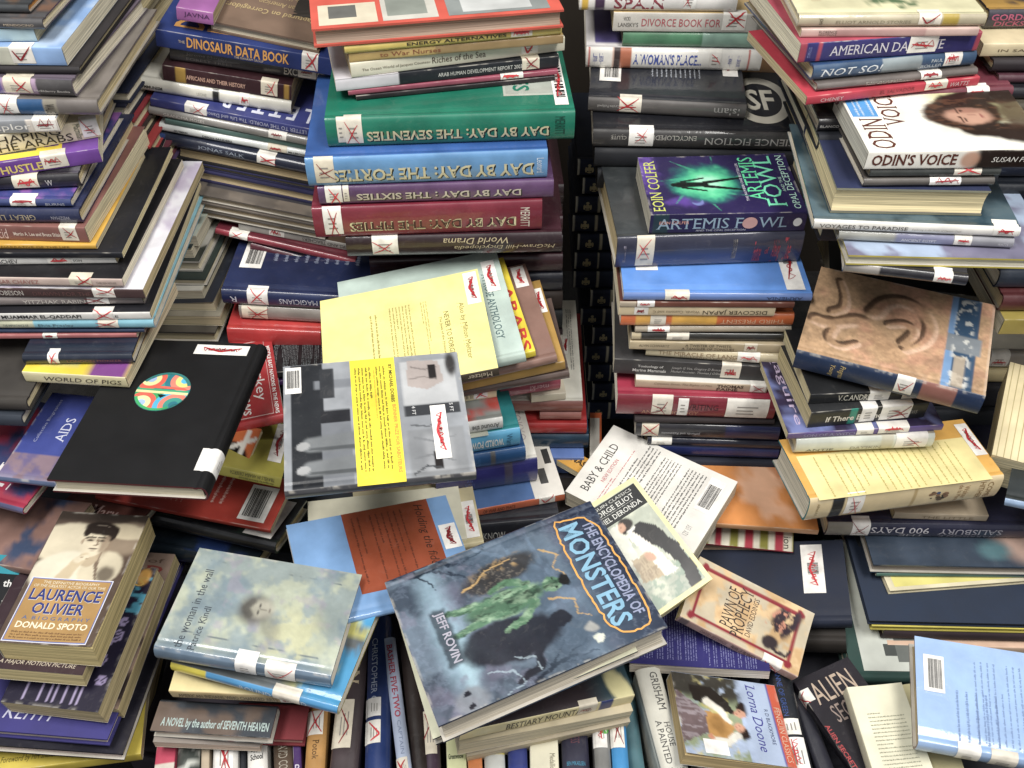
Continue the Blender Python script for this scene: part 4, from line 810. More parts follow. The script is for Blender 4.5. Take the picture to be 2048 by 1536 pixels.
Hh = Stack('right edge stack', .93)
for r in [(1982, 22, 2300, 18, 42, 22, 'j', 'S', '#33303a', 'dark jacketed novel with pink lettering', dict(tx=[('GORDON R.', .02, .4, .5, .9, '#a8506a', 'b'), ('DICKSON', .05, .35, .1, .45, '#a8506a', 'b')], c2='#a8823c')),
          (1968, 88, 2300, 86, 28, 22, 'p', 'S', '#d2c29c', 'cream paperback', dict(tx=[('IN SARAJEVO', .1, .5, .3, .6, '#6a5a44')])),
          (1990, 122, 2300, 122, 26, 22, 'h', 'S', '#2a2226', 'dark brown hardcover', {}), (2000, 152, 2300, 152, 18, 22, 'j', 'S', '#51303a', 'dull red glossy book', {}),
          (1996, 178, 2300, 180, 24, 22, 'j', 'S', '#2b2a30', 'black glossy book', {}), (1992, 210, 2300, 212, 26, 22, 'h', 'S', '#4a4438', 'olive grey hardcover', {}),
          (1985, 242, 2300, 244, 30, 22, 'h', 'S', '#24262e', 'charcoal hardcover', {}), (1990, 280, 2300, 282, 34, 22, 'h', 'S', '#1b2030', 'ink blue hardcover', {}),
          (1995, 325, 2300, 325, 36, 22, 'j', 'S', '#22283a', 'dark blue glossy book', {}), (2000, 372, 2300, 375, 30, 22, 'j', 'S', '#20242c', 'black shiny hardcover', {}),
          (2012, 412, 2300, 414, 30, 22, 'j', 'S', '#1c2c5c', 'deep blue jacketed book', {}), (2005, 452, 2300, 455, 34, 22, 'h', 'S', '#25262c', 'very dark hardcover', {}),
          (2000, 500, 2300, 500, 34, 22, 'j', 'S', '#4b4a50', 'smoky plastic covered book', {}), (2004, 546, 2300, 546, 38, 22, 'j', 'S', '#2f3846', 'slate blue glossy book', {}), (2010, 596, 2300, 596, 34, 22, 'j', 'S', '#5a2a2c', 'dark red glossy book', {}),
          (2010, 640, 2300, 640, 34, 22, 'p', 'S', '#a89648', 'mustard paperback', {})]:
    Hh.b(*r[:10], **r[10])
# ================================================================ lower right stack (shown by its left ends)
def plain(c, k=.3, sc=.35):
    return lambda p, q, W, H: np.ones(p.shape+(3,))*lin(c)*(1-k+2*k*fbm(p*W, q*H, sc, 6))[..., None]
LR = Stack('lower right stack', .41)
LR.b(1790, 1026, 1978, 1032, 13, 13, 'p', 'S', '#b9a88e', 'small tan paperback', tx=[('THE LITTLE', .3, .85, .25, .7, '#8a7860', 's')])
LR.b(1658, 1050, 2110, 1057, 28, 22, 'j', 'S', '#2b2c44', 'navy history book lettered in white', tx=[('900 DAYS', .195, .455, .42, .90, '#cfcbd0', 'fs'), ('THE', .33, .44, .06, .36, '#a9a6ac', 'fs'), ('SALISBURY', .5, .78, .38, .82, '#a9a6b0', 'fs'), ('HARRISON E.', .5, .76, .05, .3, '#8a8894', 'f')], lab=[(.11, .19, 'x')], sp=[(0, .12, '#8a8478')], mott=.15)
LR.b(1747, 1129, 2160, 1137, 19, 22, 'j', 'N', '#3c4c5e', 'slate blue picture book with cloudy cover', page='#9a9084', top=lambda p, q, W, H: mix(mix(plain('#3a4656')(p, q, W, H), '#c9a898', ell(p*W, q*H, W*.8, H*.2, 4, 3.5, 10, .4)), '#5a8088', ell(p*W, q*H, W*.62, H*.12, 2, 1.4, 10, .5)))
LR.b(1754, 1149, 2160, 1152, 6, 22, 'j', 'S', '#3f5f54', 'thin green glossy book')
LR.b(1780, 1182, 2200, 1150, 8, 18, 'h', 'N', '#d9cfae', 'thin cream picture book with yellow cover', pr=[((.03, .03, .97, .6), '#dcd278')])
LR.b(1739, 1241, 2200, 1252, 9, 25, 'h', 'N', '#1f2c42', 'large flat navy hardcover', page='#8d7f68', mott=.1)
LR.b(1744, 1252, 2200, 1262, 9, 24, 'h', 'N', '#c9bb4c', 'flat yellow edged hardcover', page='#8a7f5c')
LR.b(1770, 1264, 2200, 1274, 19, 22, 'h', 'S', '#33242a', 'dark brown hardcover under the flat navy one')
LR.b(1776, 1290, 2200, 1300, 14, 22, 'p', 'S', '#d8b49a', 'peach coloured paperback', tx=[('C', .02, .06, .2, .8, '#2a2422', 'b')])
LR.b(1700, 1352, 2200, 1362, 22, 24, 'h', 'N', '#2d4a44', 'dull green hardcover at the base')

art_scrub = None
def art_beast(p, q, W, H):
    x, y = p*W, q*H; x, y = warp(x, y, .35, .8, 6); x, y = warp(x, y, .12, 2.6, 9); n = fbm(x, y, .35, 4); rd = 1-np.abs(2*fbm(x, y, .6, 77, 5)-1); rd2 = 1-np.abs(2*fbm(x, y, 1.3, 87, 4)-1)
    c = np.ones(p.shape+(3,))*lin('#414e62'); c = mix(c, '#66788f', sst(.4, .65, n)); c = mix(c, '#6b6480', sst(.45, .7, fbm(x, y, .25, 15))*.7)
    c = mix(c, '#8fb4cc', ell(x, y, W*.5, H*.17, W*.42, 1.7, 0, .7)*.85); c = mix(c, '#9fc6d8', ell(x, y, W*.75, H*.19, 3.4, .8, 0, .6)*.7)
    c = mix(c, '#2c3650', sst(.72, .85, q)); 
    for k, (a, b) in enumerate(((.9, .55), (1., .66), (.75, .62))):
        c = mix(c, '#7f9cc0', .55*pline(x, y, [(W*(.02), H*(a-.35)), (W*.3, H*(b)), (W*.6, H*(b+.06))], .18, .5)*sst(.35, .6, n))
    tr = pline(x, y, [(W*.0, H*.02), (W*.07, H*.15), (W*.05, H*.26), (W*.12, H*.36)], .55, .12)
    for a, b, d, e in ((.06, .2, .2, .33), (.06, .25, .16, .42), (.1, .32, .05, .46), (.03, .12, .22, .2), (.12, .28, .28, .36)): tr = np.maximum(tr, pline(x, y, [(W*a, H*b), (W*(a+d)/2+.2, H*(b+e)/2+.3), (W*d, H*e)], .16, .04))
    tr2 = pline(x, y, [(W*.99, H*.42), (W*.93, H*.56), (W*.96, H*.7)], .3, .08)
    for a, b, d, e in ((.97, .48, .82, .6), (.94, .55, .86, .72), (.93, .5, .99, .66)): tr2 = np.maximum(tr2, seg(x, y, W*a, H*b, W*d, H*e, .13, .04))
    c = mix(c, '#1c2233', np.maximum(tr, tr2)*.9)
    c = mix(c, '#93a3c4', sst(.90, .99, rd)*.16); c = mix(c, '#55708c', ell(x, y, W*.5, H*.6, W*.6, H*.2, 20, .7)*.6); c = mix(c, '#7d7894', sst(.55, .75, fbm(x, y, .7, 66))*(q < .5)*.5)
    # hooded cloaked shapes, a green-lit figure between them
    cl = ell(x, y, W*.70, H*.40, 2.7, 5.6, -6, .14); cl = np.maximum(cl, ell(x, y, W*.70, H*.62, 1.0, 1.2)); cl = np.maximum(cl, pline(x, y, [(W*.78, H*.5), (W*.92, H*.46), (W*.95, H*.36)], .7, .25))
    c = mix(c, '#262430', cl*.93)
    br = ell(x, y, W*.27, H*.47, 1.7, 4.6, 8, .2); c = mix(c, '#3b332f', br*.9); c = mix(c, '#c9984c', br*sst(.55, .75, fbm(x, y, 1.1, 21))*ell(x, y, W*.2, H*.5, 1.2, 5, 0, .4)*.9); c = mix(c, '#8a7a6c', br*sst(.90, .98, rd2)*.5)
    g = ell(x, y, W*.47, H*.44, 1.7, 4.5, 0, .18); g = np.maximum(g, ell(x, y, W*.47, H*.66, .95, 1.25)); g = np.maximum(g, pline(x, y, [(W*.54, H*.56), (W*.62, H*.47), (W*.64, H*.40)], .55, .3)); g = np.maximum(g, pline(x, y, [(W*.40, H*.56), (W*.34, H*.48), (W*.36, H*.4)], .5, .3))
    g = np.maximum(g, seg(x, y, W*.43, H*.35, W*.40, H*.2, .6, .4)); g = np.maximum(g, seg(x, y, W*.52, H*.35, W*.55, H*.2, .6, .4))
    c = mix(c, '#55875f', g*.95); c = mix(c, '#a5c89c', g*sst(.42, .80, fbm(x*1.6, y*.7, 1.2, 31))*.85); c = mix(c, '#1f2c28', g*sst(.45, .85, fbm(x*1.6, y*.6, 1.5, 41))*.9); c = mix(c, '#2c4436', g*(1-sst(.5, 1.0, np.abs(x-W*.47)/.6))*.35); c = mix(c, '#27302c', np.maximum(ell(x, y, W*.435, H*.675, .2, .14, 0, .4), ell(x, y, W*.50, H*.675, .2, .14, 0, .4))); c = mix(c, '#1d1f22', ell(x, y, W*.47, H*.715, .95, .45, 0, .2))
    for pts in ([(W*.22, H*.68), (W*.3, H*.74), (W*.36, H*.7), (W*.44, H*.73)], [(W*.55, H*.62), (W*.62, H*.72), (W*.7, H*.70), (W*.76, H*.75)], [(W*.3, H*.3), (W*.22, H*.42), (W*.2, H*.55)]):
        c = mix(c, '#d8a24a', pline(x, y, pts, .13, .05)*.9)
    c = mix(c, '#b9b0a8', ell(x, y, W*.82, H*.72, .55, .7, 0, .3)*.8)
    c = mix(c, '#d9d6c4', ell(x, y, W*.90, H*.73, .62, .62))
    # pale bones along the bottom corner
    sk = ell(x, y, W*.94, H*.16, 1.4, 1.9, 0, .25); c = mix(c, '#8a8a96', sk*.8); c = mix(c, '#1d2230', np.maximum(ell(x, y, W*.9, H*.15, .33, .4), ell(x, y, W*.97, H*.15, .33, .4)))
    c = mix(c, '#9fb2c4', pline(x, y, [(W*.84, H*.26), (W*.88, H*.36), (W*.96, H*.38), (W*.99, H*.3)], .1, .06)*.8); c = mix(c, '#a9bccc', pline(x, y, [(W*.8, H*.38), (W*.86, H*.46), (W*.94, H*.46)], .08, .08)*.7)
    c = mix(c, '#2b2f3c', rect(x, y, W*.34, H*.125, W*.72, H*.195, .25)*.8); c = c*np.array([.92, 1.0, .99])*.92; gy = c.mean(-1, keepdims=True); c = c*.72+gy*.28
    return np.clip((c-.012)*1.08, .004, 1)*(.85+.3*fbm(x, y, 2.2, 51))[..., None]
mo = quad((875, 1455), (1335, 1252), (1177, 997), (768, 1157), .50, 36, 'j', 'N', '#3e4a63', 'thick blue grey monster encyclopedia with jagged orange title frame', top=art_beast, res=.0015, rot=-90, page='#d8cdb8', lam=.3, mott=.1,
     tt=[('THE ENCYCLOPEDIA OF', .16, .905, .86, .955, '#8f97b4', 'b'), ('MONSTERS', .13, .80, .88, .895, '#7fb0cc', 'b'), ('JEFF ROVIN', .36, .135, .70, .185, '#a9a6b4', 'b')])
m = MB(); R = random.Random(4)
P = [];
fr = [(.10, .86), (.12, .93), (.20, .965), (.5, .975), (.8, .975), (.93, .955), (.955, .90), (.93, .83), (.86, .79), (.5, .775), (.16, .785), (.08, .80), (.10, .86)]
for i in range(len(fr)-1):
    n = max(2, int(math.hypot((fr[i+1][0]-fr[i][0])*.7, fr[i+1][1]-fr[i][1])/.018))
    for k in range(n): P.append((fr[i][0]+(fr[i+1][0]-fr[i][0])*k/n+R.uniform(-.006, .006), fr[i][1]+(fr[i+1][1]-fr[i][1])*k/n+R.uniform(-.005, .005)))
P.append(P[0]); P = np.array(P)
d = np.gradient(P, axis=0); d /= np.hypot(d[:, 0]*mo.pw, d[:, 1]*mo.ph)[:, None]; w = .0011
nx, ny = -d[:, 1]*mo.ph/mo.pw*1.0, d[:, 0]*mo.pw/mo.ph
A_ = mo.top(P[:, 0]+nx*w, P[:, 1]+ny*w, .0004); B_ = mo.top(P[:, 0]-nx*w, P[:, 1]-ny*w, .0004)
n = len(P); i = np.arange(n-1); m.add(np.concatenate([A_, B_]), np.stack([i, i+1, i+1+n, i+n], 1), lin('#e0a44c')); m.build('title_frame', M_K, mo.root)

# black book with the coloured disc
def disc(bk, cp, cq, r):
    m = MB(); cols = ['#3e9a8c', '#e8604c', '#f0d878', '#46b4d8', '#9cb8e0', '#3aa866', '#f0806c', '#2a3a8c', '#e9e2a0', '#2a7a88']
    asp = bk.pw/bk.ph
    def put(pts, c, o): P = np.array(pts); m.add(bk.top(cp+P[:, 0]*r/bk.pw, cq+P[:, 1]*r/bk.ph, o), [list(range(len(P)))], lin(c))
    an = np.linspace(0, 2*math.pi, 49)[:-1]; put([(math.cos(a), math.sin(a)) for a in an], '#2f7a78', .0003)
    def ring(cx, cy, r0, r1, a0, a1, c, o):
        A = np.radians(np.linspace(a0, a1, 25)); pts = [(cx+r1*math.cos(a), cy+r1*math.sin(a)) for a in A]; pt2 = [(cx+r0*math.cos(a), cy+r0*math.sin(a)) for a in A]
        V = np.array(pts+pt2); l = np.hypot(V[:, 0], V[:, 1]); V = V*np.minimum(1, .985/np.maximum(l, 1e-6))[:, None]
        i = np.arange(24); m.add(bk.top(cp+V[:, 0]*r/bk.pw, cq+V[:, 1]*r/bk.ph, o), np.stack([i, i+1, i+26, i+25], 1), lin(c))
    o = .00034
    for (cx, cy, a0, a1, cs) in ((-.62, .62, 180, 400, [0, 1, 8, 4]), (.66, .6, 120, 380, [9, 6, 2, 3]), (-.6, -.62, -60, 200, [5, 1, 8, 4]), (.62, -.66, 0, 240, [3, 6, 0, 9])):
        for k, ci in enumerate(cs):
            ring(cx, cy, max(0, .74-.19*(k+1)), .74-.19*k, a0, a1, cols[ci], o); o += .00003
    ring(0, 0, .88, 1.0, 20, 150, '#2f7a78', o); ring(0, 0, .88, 1., 200, 300, '#3aa866', o)
    put([(-.98, .03), (.98, -.05), (.98, -.17), (-.98, -.09)], '#e9e2a0', o+.00003); put([(-.95, .12), (.97, .05), (.97, -.04), (-.97, .03)], '#46a878', o+.00003); put([(-.2, .26), (.75, .2), (.9, .1), (-.4, .14)], '#e8604c', o+.00006)
    put([(-.12, -.18), (.22, -.2), (.04, -.36)], '#101010', o+.00006)
    m.build('coloured_disc', M_P, bk.root)
bl = quad((93, 958), (412, 977), (531, 688), (257, 678), .595, 28, 'j', 'E', '#111113', 'large black book with a round multicoloured emblem', page='#ddd3b8', edge='#5a2026', lam=.25, mott=.35, rot=0,
     bc=[(.52, .90, .90, .975, 'ns')], bulge=.003)
for o in [c for c in bl.root.children if c.name.startswith('cover')]: o.data.materials[0] = M_B
disc(bl, .44, .61, .033)
bl.label_spine(.10, .24, None, .016, .2)

def art_grey(p, q, W, H):
    x, y = p*W, q*H; n = fbm(x, y, .45, 3)
    c = np.ones(p.shape+(3,))*lin('#aab4b4'); c = mix(c, '#cdd0bc', sst(.42, .62, n)); c = mix(c, '#8d9fae', sst(.5, .7, fbm(x, y, .3, 12))*.8); c = mix(c, '#b5a8bc', sst(.6, .72, fbm(x, y, .5, 22))*.5)
    c = mix(c, '#7f94aa', (1-sst(.02, .12, p))*.7); c = mix(c, '#d9d5b0', ell(x, y, W*.30, H*.28, 4.0, 3.0, 0, .5)*sst(.35, .55, fbm(x, y, .6, 8)))
    c = mix(c, '#6a6460', ell(x, y, W*.50, H*.54, 1.9, 1.8, 0, .35)*.85); c = mix(c, '#cbc2b2', ell(x, y, W*.51, H*.50, 1.2, 1.4, 0, .4)*.9); c = mix(c, '#56504c', ell(x, y, W*.475, H*.515, .26, .11, 0, .5)); c = mix(c, '#56504c', ell(x, y, W*.54, H*.515, .26, .11, 0, .5)); c = mix(c, '#6a5a54', ell(x, y, W*.508, H*.45, .32, .09, 0, .5)); c = mix(c, '#8d8478', seg(x, y, W*.508, H*.51, W*.51, H*.478, .1)*.7); c = mix(c, '#5c5652', pline(x, y, [(W*.44, H*.56), (W*.50, H*.595), (W*.57, H*.565)], .45, .4, .5)*.8)
    c = mix(c, '#847c78', ell(x, y, W*.36, H*.42, 1.8, 1.0, 30, .5)*.45)
    for (a, b, d, e) in ((.9, .99, .87, .1), (.2, .9, .16, .1)): c = mix(c, '#76808a', seg(x, y, W*a, H*b, W*d, H*e, .06)*sst(.4, .55, n))
    return c*np.array([.72, .76, .74])*(.9+.2*fbm(x, y, 2.5, 5))[..., None]
quad((304, 1300), (660, 1357), (724, 1151), (400, 1094), .475, 23, 'j', 'S', '#a3adb0', 'pale mottled grey jacketed novel with faint face', spine='#687c90', top=art_grey, res=.002, rot=90, tt=[('the woman in the wall', .05, .855, .80, .905, '#3c444c', 's'), ('Patrice Kindl', .05, .78, .45, .82, '#3c444c', 's')], lab=[(.46, .58, None, .012), (.63, .80, 'v', .006)], lam=.3, edge='#5f6b74')
def art_atlas(p, q, W, H):
    x, y = p*W, q*H; c = plain('#5f6466', .35)(p, q, W, H); c = mix(c, '#3f94c4', sst(.45, .6, fbm(x, y, .3, 5))*sst(.55, .75, p)); c = mix(c, '#c9c464', sst(.55, .65, fbm(x, y, .4, 9))*sst(.6, .8, p)*.8)
    return c
quad((340, 1337), (667, 1412), (768, 1213), (450, 1125), .445, 14, 'j', 'S', '#5c6264', 'grey glossy atlas with blue and yellow patches', spine='#4a94c8', top=art_atlas, tx=[('ROUND WORLD', .42, .82, .15, .9, '#c9dce8', 's')], lab=[(.62, .78, None, .008)], sp=[(0, .22, '#d8c840')], edge='#b9b04a')
quad((342, 1380), (582, 1397), (606, 1325), (352, 1318), .42, 15, 'p', 'S', '#d2bd88', 'tan paperback with black picture cover', spine='#c4ad7c', top=lambda p, q, W, H: mix(plain('#d8c890', .1)(p, q, W, H), '#2b1f18', ell(p*W, q*H, W*.55, H*.62, W*.42, H*.35, 0, .2)), tx=[('AMERICAN INDIANS WHO CHANGED ARTS', .06, .86, .2, .75, '#4b3c28', 's')], lab=[(.88, .98, 's')])
quad((300, 1460), (540, 1476), (556, 1408), (322, 1396), .37, 15, 'j', 'N', '#3a4048', 'dark slate jacketed novel with cream pages', page='#c9b8a8', rot=0, tt=[('A NOVEL by the author of SEVENTH HEAVEN', .07, .08, .97, .42, '#a9bcb8', 'b')], c2='#6a5a50')
quad((470, 1476), (608, 1478), (618, 1408), (470, 1400), .34, 14, 'h', 'N', '#8a2c34', 'plain red hardcover beside the slate novel', tilt=(0, 2), page='#b98f80', mott=.1)
quad((306, 1484), (520, 1494), (530, 1440), (320, 1430), .348, 10, 'p', 'N', '#8a8078', 'cream paged book directly under the slate novel', page='#cdb8a6')

# man on the sepia paperback
def art_sepia(p, q, W, H):
    x, y = p*W, q*H; xf, yf = x, y; x, y = warp(x, y, .16, .9, 6); k = lambda a, b: (W*a, H*b)
    c = np.ones(p.shape+(3,))*lin('#5a4a3f')*(.8+.4*fbm(x, y, .5, 2))[..., None]
    c = mix(c, '#3d332c', sst(.90, .95, q)); c = mix(c, '#d8ccb0', ell(x, y, W*.30, H*.74, W*.42, H*.17, -5, .1)); c = mix(c, '#8d7c68', ell(x, y, W*.86, H*.80, W*.3, H*.13, 10, .2)); c = mix(c, '#cbbd9f', ell(x, y, W*.82, H*.86, W*.26, H*.06, -8, .2))
    c = mix(c, '#e3dac2', ell(x, y, W*.40, H*.52, W*.40, H*.17, 6, .08)); c = mix(c, '#d2c6aa', ell(x, y, W*.72, H*.55, W*.22, H*.15, -20, .1)); c = mix(c, '#7c6a58', pline(x, y, [k(.62, .70), k(.66, .58), k(.72, .46)], .35, .1)); c = mix(c, '#4b3d33', ell(x, y, W*.80, H*.52, W*.09, H*.06, 20, .4)*.8)
    c = mix(c, '#bba98c', ell(x, y, W*.55, H*.65, W*.10, H*.08)); c = mix(c, '#ddd0b4', ell(x, y, W*.54, H*.765, W*.155, H*.115, 0, .06)); c = mix(c, '#8a7660', ell(x, y, W*.66, H*.76, W*.06, H*.10, 0, .5)*.8)
    c = mix(c, '#2c221c', ell(x, y, W*.55, H*.875, W*.19, H*.055, -6, .12)); c = mix(c, '#2c221c', ell(x, y, W*.70, H*.84, W*.05, H*.06, 0, .2)); c = mix(c, '#2c221c', ell(x, y, W*.40, H*.845, W*.035, H*.04, 0, .2)); c = mix(c, '#8a7d70', pline(x, y, [k(.48, .90), k(.56, .905), k(.62, .895)], .08, .05)*.7)
    x2, y2 = x, y; x, y = xf, yf
    for e, sg_ in ((.475, -1), (.61, 1)):
        c = mix(c, '#8f7c66', ell(x, y, W*e, H*.782, .62, .34, 0, .6)*.6); c = mix(c, '#2a201a', ell(x, y, W*e, H*.777, .36, .13, 0, .3)); c = mix(c, '#2a201a', pline(x, y, [k(e-.055, .797+.004*sg_), k(e, .806), k(e+.05, .799-.004*sg_)], .11, .07))
    c = mix(c, '#7c6752', pline(x, y, [k(.555, .785), k(.575, .745), k(.545, .737)], .13, .10)*.9); c = mix(c, '#4b3830', ell(x, y, W*.545, H*.712, .50, .09, 0, .35)); c = mix(c, '#8d7862', ell(x, y, W*.55, H*.698, .4, .08, 0, .5)*.8)
    c = mix(c, '#9a8670', seg(x, y, W*.66, H*.80, W*.63, H*.70, .28, .2, .6)*.7); c = mix(c, '#a8947c', ell(x, y, W*.40, H*.765, .16, .42, 0, .3)); x, y = x2, y2
    c = mix(c, '#cdbb9a', pline(x, y, [k(.36, .47), k(.44, .60), k(.50, .655)], .75, .45)); c = mix(c, '#ddd0b4', pline(x, y, [k(.44, .62), k(.52, .65)], .42, .3)); c = mix(c, '#a08c70', pline(x, y, [k(.47, .64), k(.54, .635)], .05, .05))
    return c
ol = quad((-14, 1284), (187, 1298), (298, 1036), (124, 1021), .49, 40, 'p', 'W', '#5a4a3f', 'sepia portrait paperback with tan title panel', tilt=None, lam=.5, top=art_sepia, res=.0016, rot=0, page='#dcc88c',
     pr=[((.06, .01, .93, .47), '#dcdcE8'), ((.07, .016, .92, .464), '#5a6aa8'), ((.08, .022, .91, .458), '#b08a52')],
     tt=[('LAURENCE', .13, .30, .88, .385, '#e0dccf', 'b'), ('LAURENCE', .125, .303, .875, .388, '#28347a', 'b'), ('OLIVIER', .22, .205, .76, .285, '#e0dccf', 'b'), ('OLIVIER', .215, .208, .755, .288, '#28347a', 'b'), ('DONALD SPOTO', .13, .105, .87, .15, '#ece2c4', 'b'), ('A  B I O G R A P H Y', .16, .165, .86, .19, '#4d6a9a', ''), ('THE DEFINITIVE BIOGRAPHY', .2, .425, .8, .445, '#e6dcc0', ''), ('OF THE GREATEST ACTOR OF OUR TIME', .12, .398, .88, .418, '#e6dcc0', '')], blurb=[(.12, .035, .86, .092, 3, '#6a4a2a', '', .6)])
quad((-70, 1332), (168, 1350), (262, 1120), (60, 1100), .455, 24, 'p', 'W', '#3a2a30', 'thick paperback with plum cover just under the sepia one', rot=0, tt=[('A MAJOR MOTION PICTURE', .25, .035, .92, .075, '#c9bca8', 'i')], page='#d6c48e')
def art_gate(p, q, W, H):
    c = np.ones(p.shape+(3,))*lin('#201c30'); x = p*W; y = q*H
    st = ((x*1.75) % 1 < .22)*(q < .27)*(q > .03)*(p > .16)*(p < .84); c = mix(c, '#a99cc0', st.astype(float))
    for (a, b, r) in ((.2, .33, .7), (.35, .36, .8), (.5, .38, .9), (.65, .36, .8), (.8, .33, .7), (.88, .5, .6), (.8, .45, .5), (.12, .2, .5), (.9, .2, .5), (.88, .6, .45)):
        d = np.hypot(x-W*a, y-H*b); c = mix(c, '#9a8cb4', ((abs(d-r) < .1) | (abs(d-r*.45) < .08)).astype(float)*.9)
    c = mix(c, '#4a9ab4', sst(.55, .62, fbm(x, y*2, .5, 14))*sst(.62, .66, q)*.8); c = mix(c, '#d8a24a', ell(x, y, W*.9, H*.93, .8, 1.1, 0, .3)*.9)
    return c
quad((2, 1404), (194, 1426), (318, 1140), (132, 1120), .425, 28, 'p', 'W', '#201c30', 'paperback with lilac striped gate pattern on cover', rot=0, top=art_gate, res=.0022, page='#cdbb8c', tt=[("'S", .82, .86, .96, .93, '#c9a24c', 'i')])
quad((60, 1404), (236, 1420), (352, 1110), (190, 1096), .395, 20, 'p', 'W', '#8a7466', 'brownish paperback with cream page edges', rot=0, page='#cbb987', tt=[('of', .7, .93, .9, .96, '#5a4438', ''), ('D', .72, .86, .92, .91, '#8a3a34', 'sb')], c2='#2a2020')
quad((-100, 1455), (217, 1478), (366, 1112), (110, 1090), .375, 15, 'h', 'W', '#39357c', 'blue violet hardcover with white lettering', rot=0, tt=[('KEITH', .28, .06, .60, .12, '#c9c9e0', 'i')], page='#cdbfae', mott=.12)
quad((-110, 1488), (250, 1504), (372, 1150), (90, 1120), .355, 14, 'j', 'W', '#23222c', 'dark jacketed book with pale red edge', rot=0, page='#c9b8b0')
quad((-120, 1560), (284, 1508), (300, 1300), (-60, 1340), .335, 14, 'p', 'S', '#c9b440', 'dull yellow paperback at the bottom left', rot=0, tt=[('of Dubai', .30, .16, .70, .3, '#8a4a2c', 's'), ('Foreword by HH Sheikh Mohammed bin Rashid', .28, .06, .82, .13, '#5a5020', 'i')])
quad((-130, 1300), (40, 1312), (88, 1118), (-60, 1104), .46, 12, 'p', 'W', '#15171a', 'black paperback with teal band and white text', rot=0, pr=[((0, .80, 1, 1), '#1f8a9a')], tt=[('OLI', .70, .84, 1.0, .97, '#e0dcc8', ''), ('through', .55, .64, .97, .74, '#dcdcd8', 'b'), ('the', .60, .46, .86, .56, '#dcdcd8', 'b'), ('Eyes of', .60, .28, .98, .38, '#dcdcd8', 'b')])
quad((-120, 1110), (60, 1140), (190, 1010), (0, 985), .455, 14, 'p', 'S', '#8a6a60', 'brownish picture covered book', c2='#3c4a66', mott=.4)
quad((-95, 978), (96, 1022), (150, 830), (-20, 786), .50, 13, 'j', 'S', '#8f2f48', 'red and blue mottled biography with large white name', tilt=(0, 0), spine='#5a5a80', rot=90, top=lambda p, q, W, H: mix(plain('#a8304a', .15)(p, q, W, H), '#39406c', sst(.46, .56, fbm(p*W, q*H, .3, 7))), tt=[('Mary', .15, .28, .75, .52, '#e2dcdc', 's')], lab=[(.2, .5, None, .004)])
quad((4, 957), (172, 975), (250, 800), (93, 784), .53, 10, 'j', 'S', '#3f4c94', 'blue violet biography collection with small white lettering', tilt=(0, 0), rot=90, top=lambda p, q, W, H: mix(mix(plain('#3c4890', .12)(p, q, W, H), '#8f93b8', 1-sst(.03, .09, p)), '#8a7480', (p < .28)*(.5+.5*sst(.4, .6, fbm(p*W, q*H, .8, 3)))), tt=[('AIDS', .45, .50, .72, .62, '#c9cce0', 's'), ('Collective Biographies', .42, .80, .92, .85, '#a9aed0', ''), ('Ten Stories of Courage', .32, .36, .92, .42, '#c9cce0', 's')], res=.003, spine='#4a5878')
quad((70, 1060), (240, 1085), (330, 990), (170, 960), .44, 14, 'j', 'S', '#6a4038', 'brown book partly hidden under the black one', tt=[('of Mary', .2, .3, .7, .6, '#c9a8a0', 's')])

quad((205, 1012), (550, 1092), (612, 1000), (290, 930), .425, 22, 'j', 'S', '#181a1e', 'black glossy jacketed book with green edge', bulge=.004, bc=[(.80, .1, .96, .9, 'ns')], mott=.5, c2='#26342c', edge='#3a4a3c')
quad((190, 992), (540, 1062), (588, 960), (250, 900), .455, 8, 'p', 'S', '#a8382c', 'red paperback back cover with tall barcode', rot=0, bc=[(.80, .10, .95, .78, 'barr')], blurb=[(.2, .2, .55, .75, 12, '#c98a7a', 'v', .4), (.62, .3, .72, .9, 2, '#dcb0a4', 'v', .4)])
quad((215, 1075), (500, 1130), (560, 1060), (260, 1010), .39, 26, 'j', 'S', '#1c2630', 'dark glossy book with painted blue reflections', c2='#22386a')  # blue reflections are painted into the cover colour as patches
quad((430, 925), (574, 962), (580, 852), (482, 835), .49, 20, 'p', 'S', '#a8a042', 'olive yellow paperback about Arabian travels', rot=0, tx=[('TRAVELS IN ARABIA DESERTA', .2, .9, .45, .85, '#3c381c', 'fs'), ('Abridged by Edward Garnett', .35, .9, .08, .36, '#3c381c', 'f')], bc=[(.70, .25, .92, .98, 'nsr')], mott=.1, spine='#8f8838')
quad((400, 930), (480, 945), (530, 860), (430, 845), .51, 6, 'p', 'S', '#c8602c', 'orange paperback with black and white pattern', top=lambda p, q, W, H: mix(mix(plain('#cc6a34', .1)(p, q, W, H), '#181416', ell(p*W, q*H, W*.6, H*.25, W*.35, H*.4, 20, .1)), '#e6e2d8', np.maximum(seg(p*W, q*H, W*.5, H*.5, W*.95, H*.75, .35), seg(p*W, q*H, W*.75, H*.9, W*.75, H*.3, .3))), res=.003)
quad((430, 858), (570, 832), (539, 669), (420, 694), .515, 18, 'j', 'S', '#a8282c', 'red nation report book with white lettering', rot=-90, page='#c9b8a8', tt=[('Turkey', .26, .60, .78, .80, '#e6e0dc', 's'), ('IN THE NEWS', .25, .42, .92, .54, '#e6e0dc', 'b'), ('MIDDLE EAST NATIONS IN THE NEWS', .14, .89, .96, .95, '#e9e4e0', 'b')], pr=[((.045, .10, .955, .865), '#d8b4b0'), ((.055, .11, .945, .858), '#a8282c')], mott=.08)
quad((500, 770), (590, 760), (556, 664), (480, 680), .50, 9, 'p', 'S', '#4d2a66', 'slim purple booklet beside the red report', rot=-90, tt=[('time of the', .2, .6, .8, .8, '#6aa04c', 'i')])
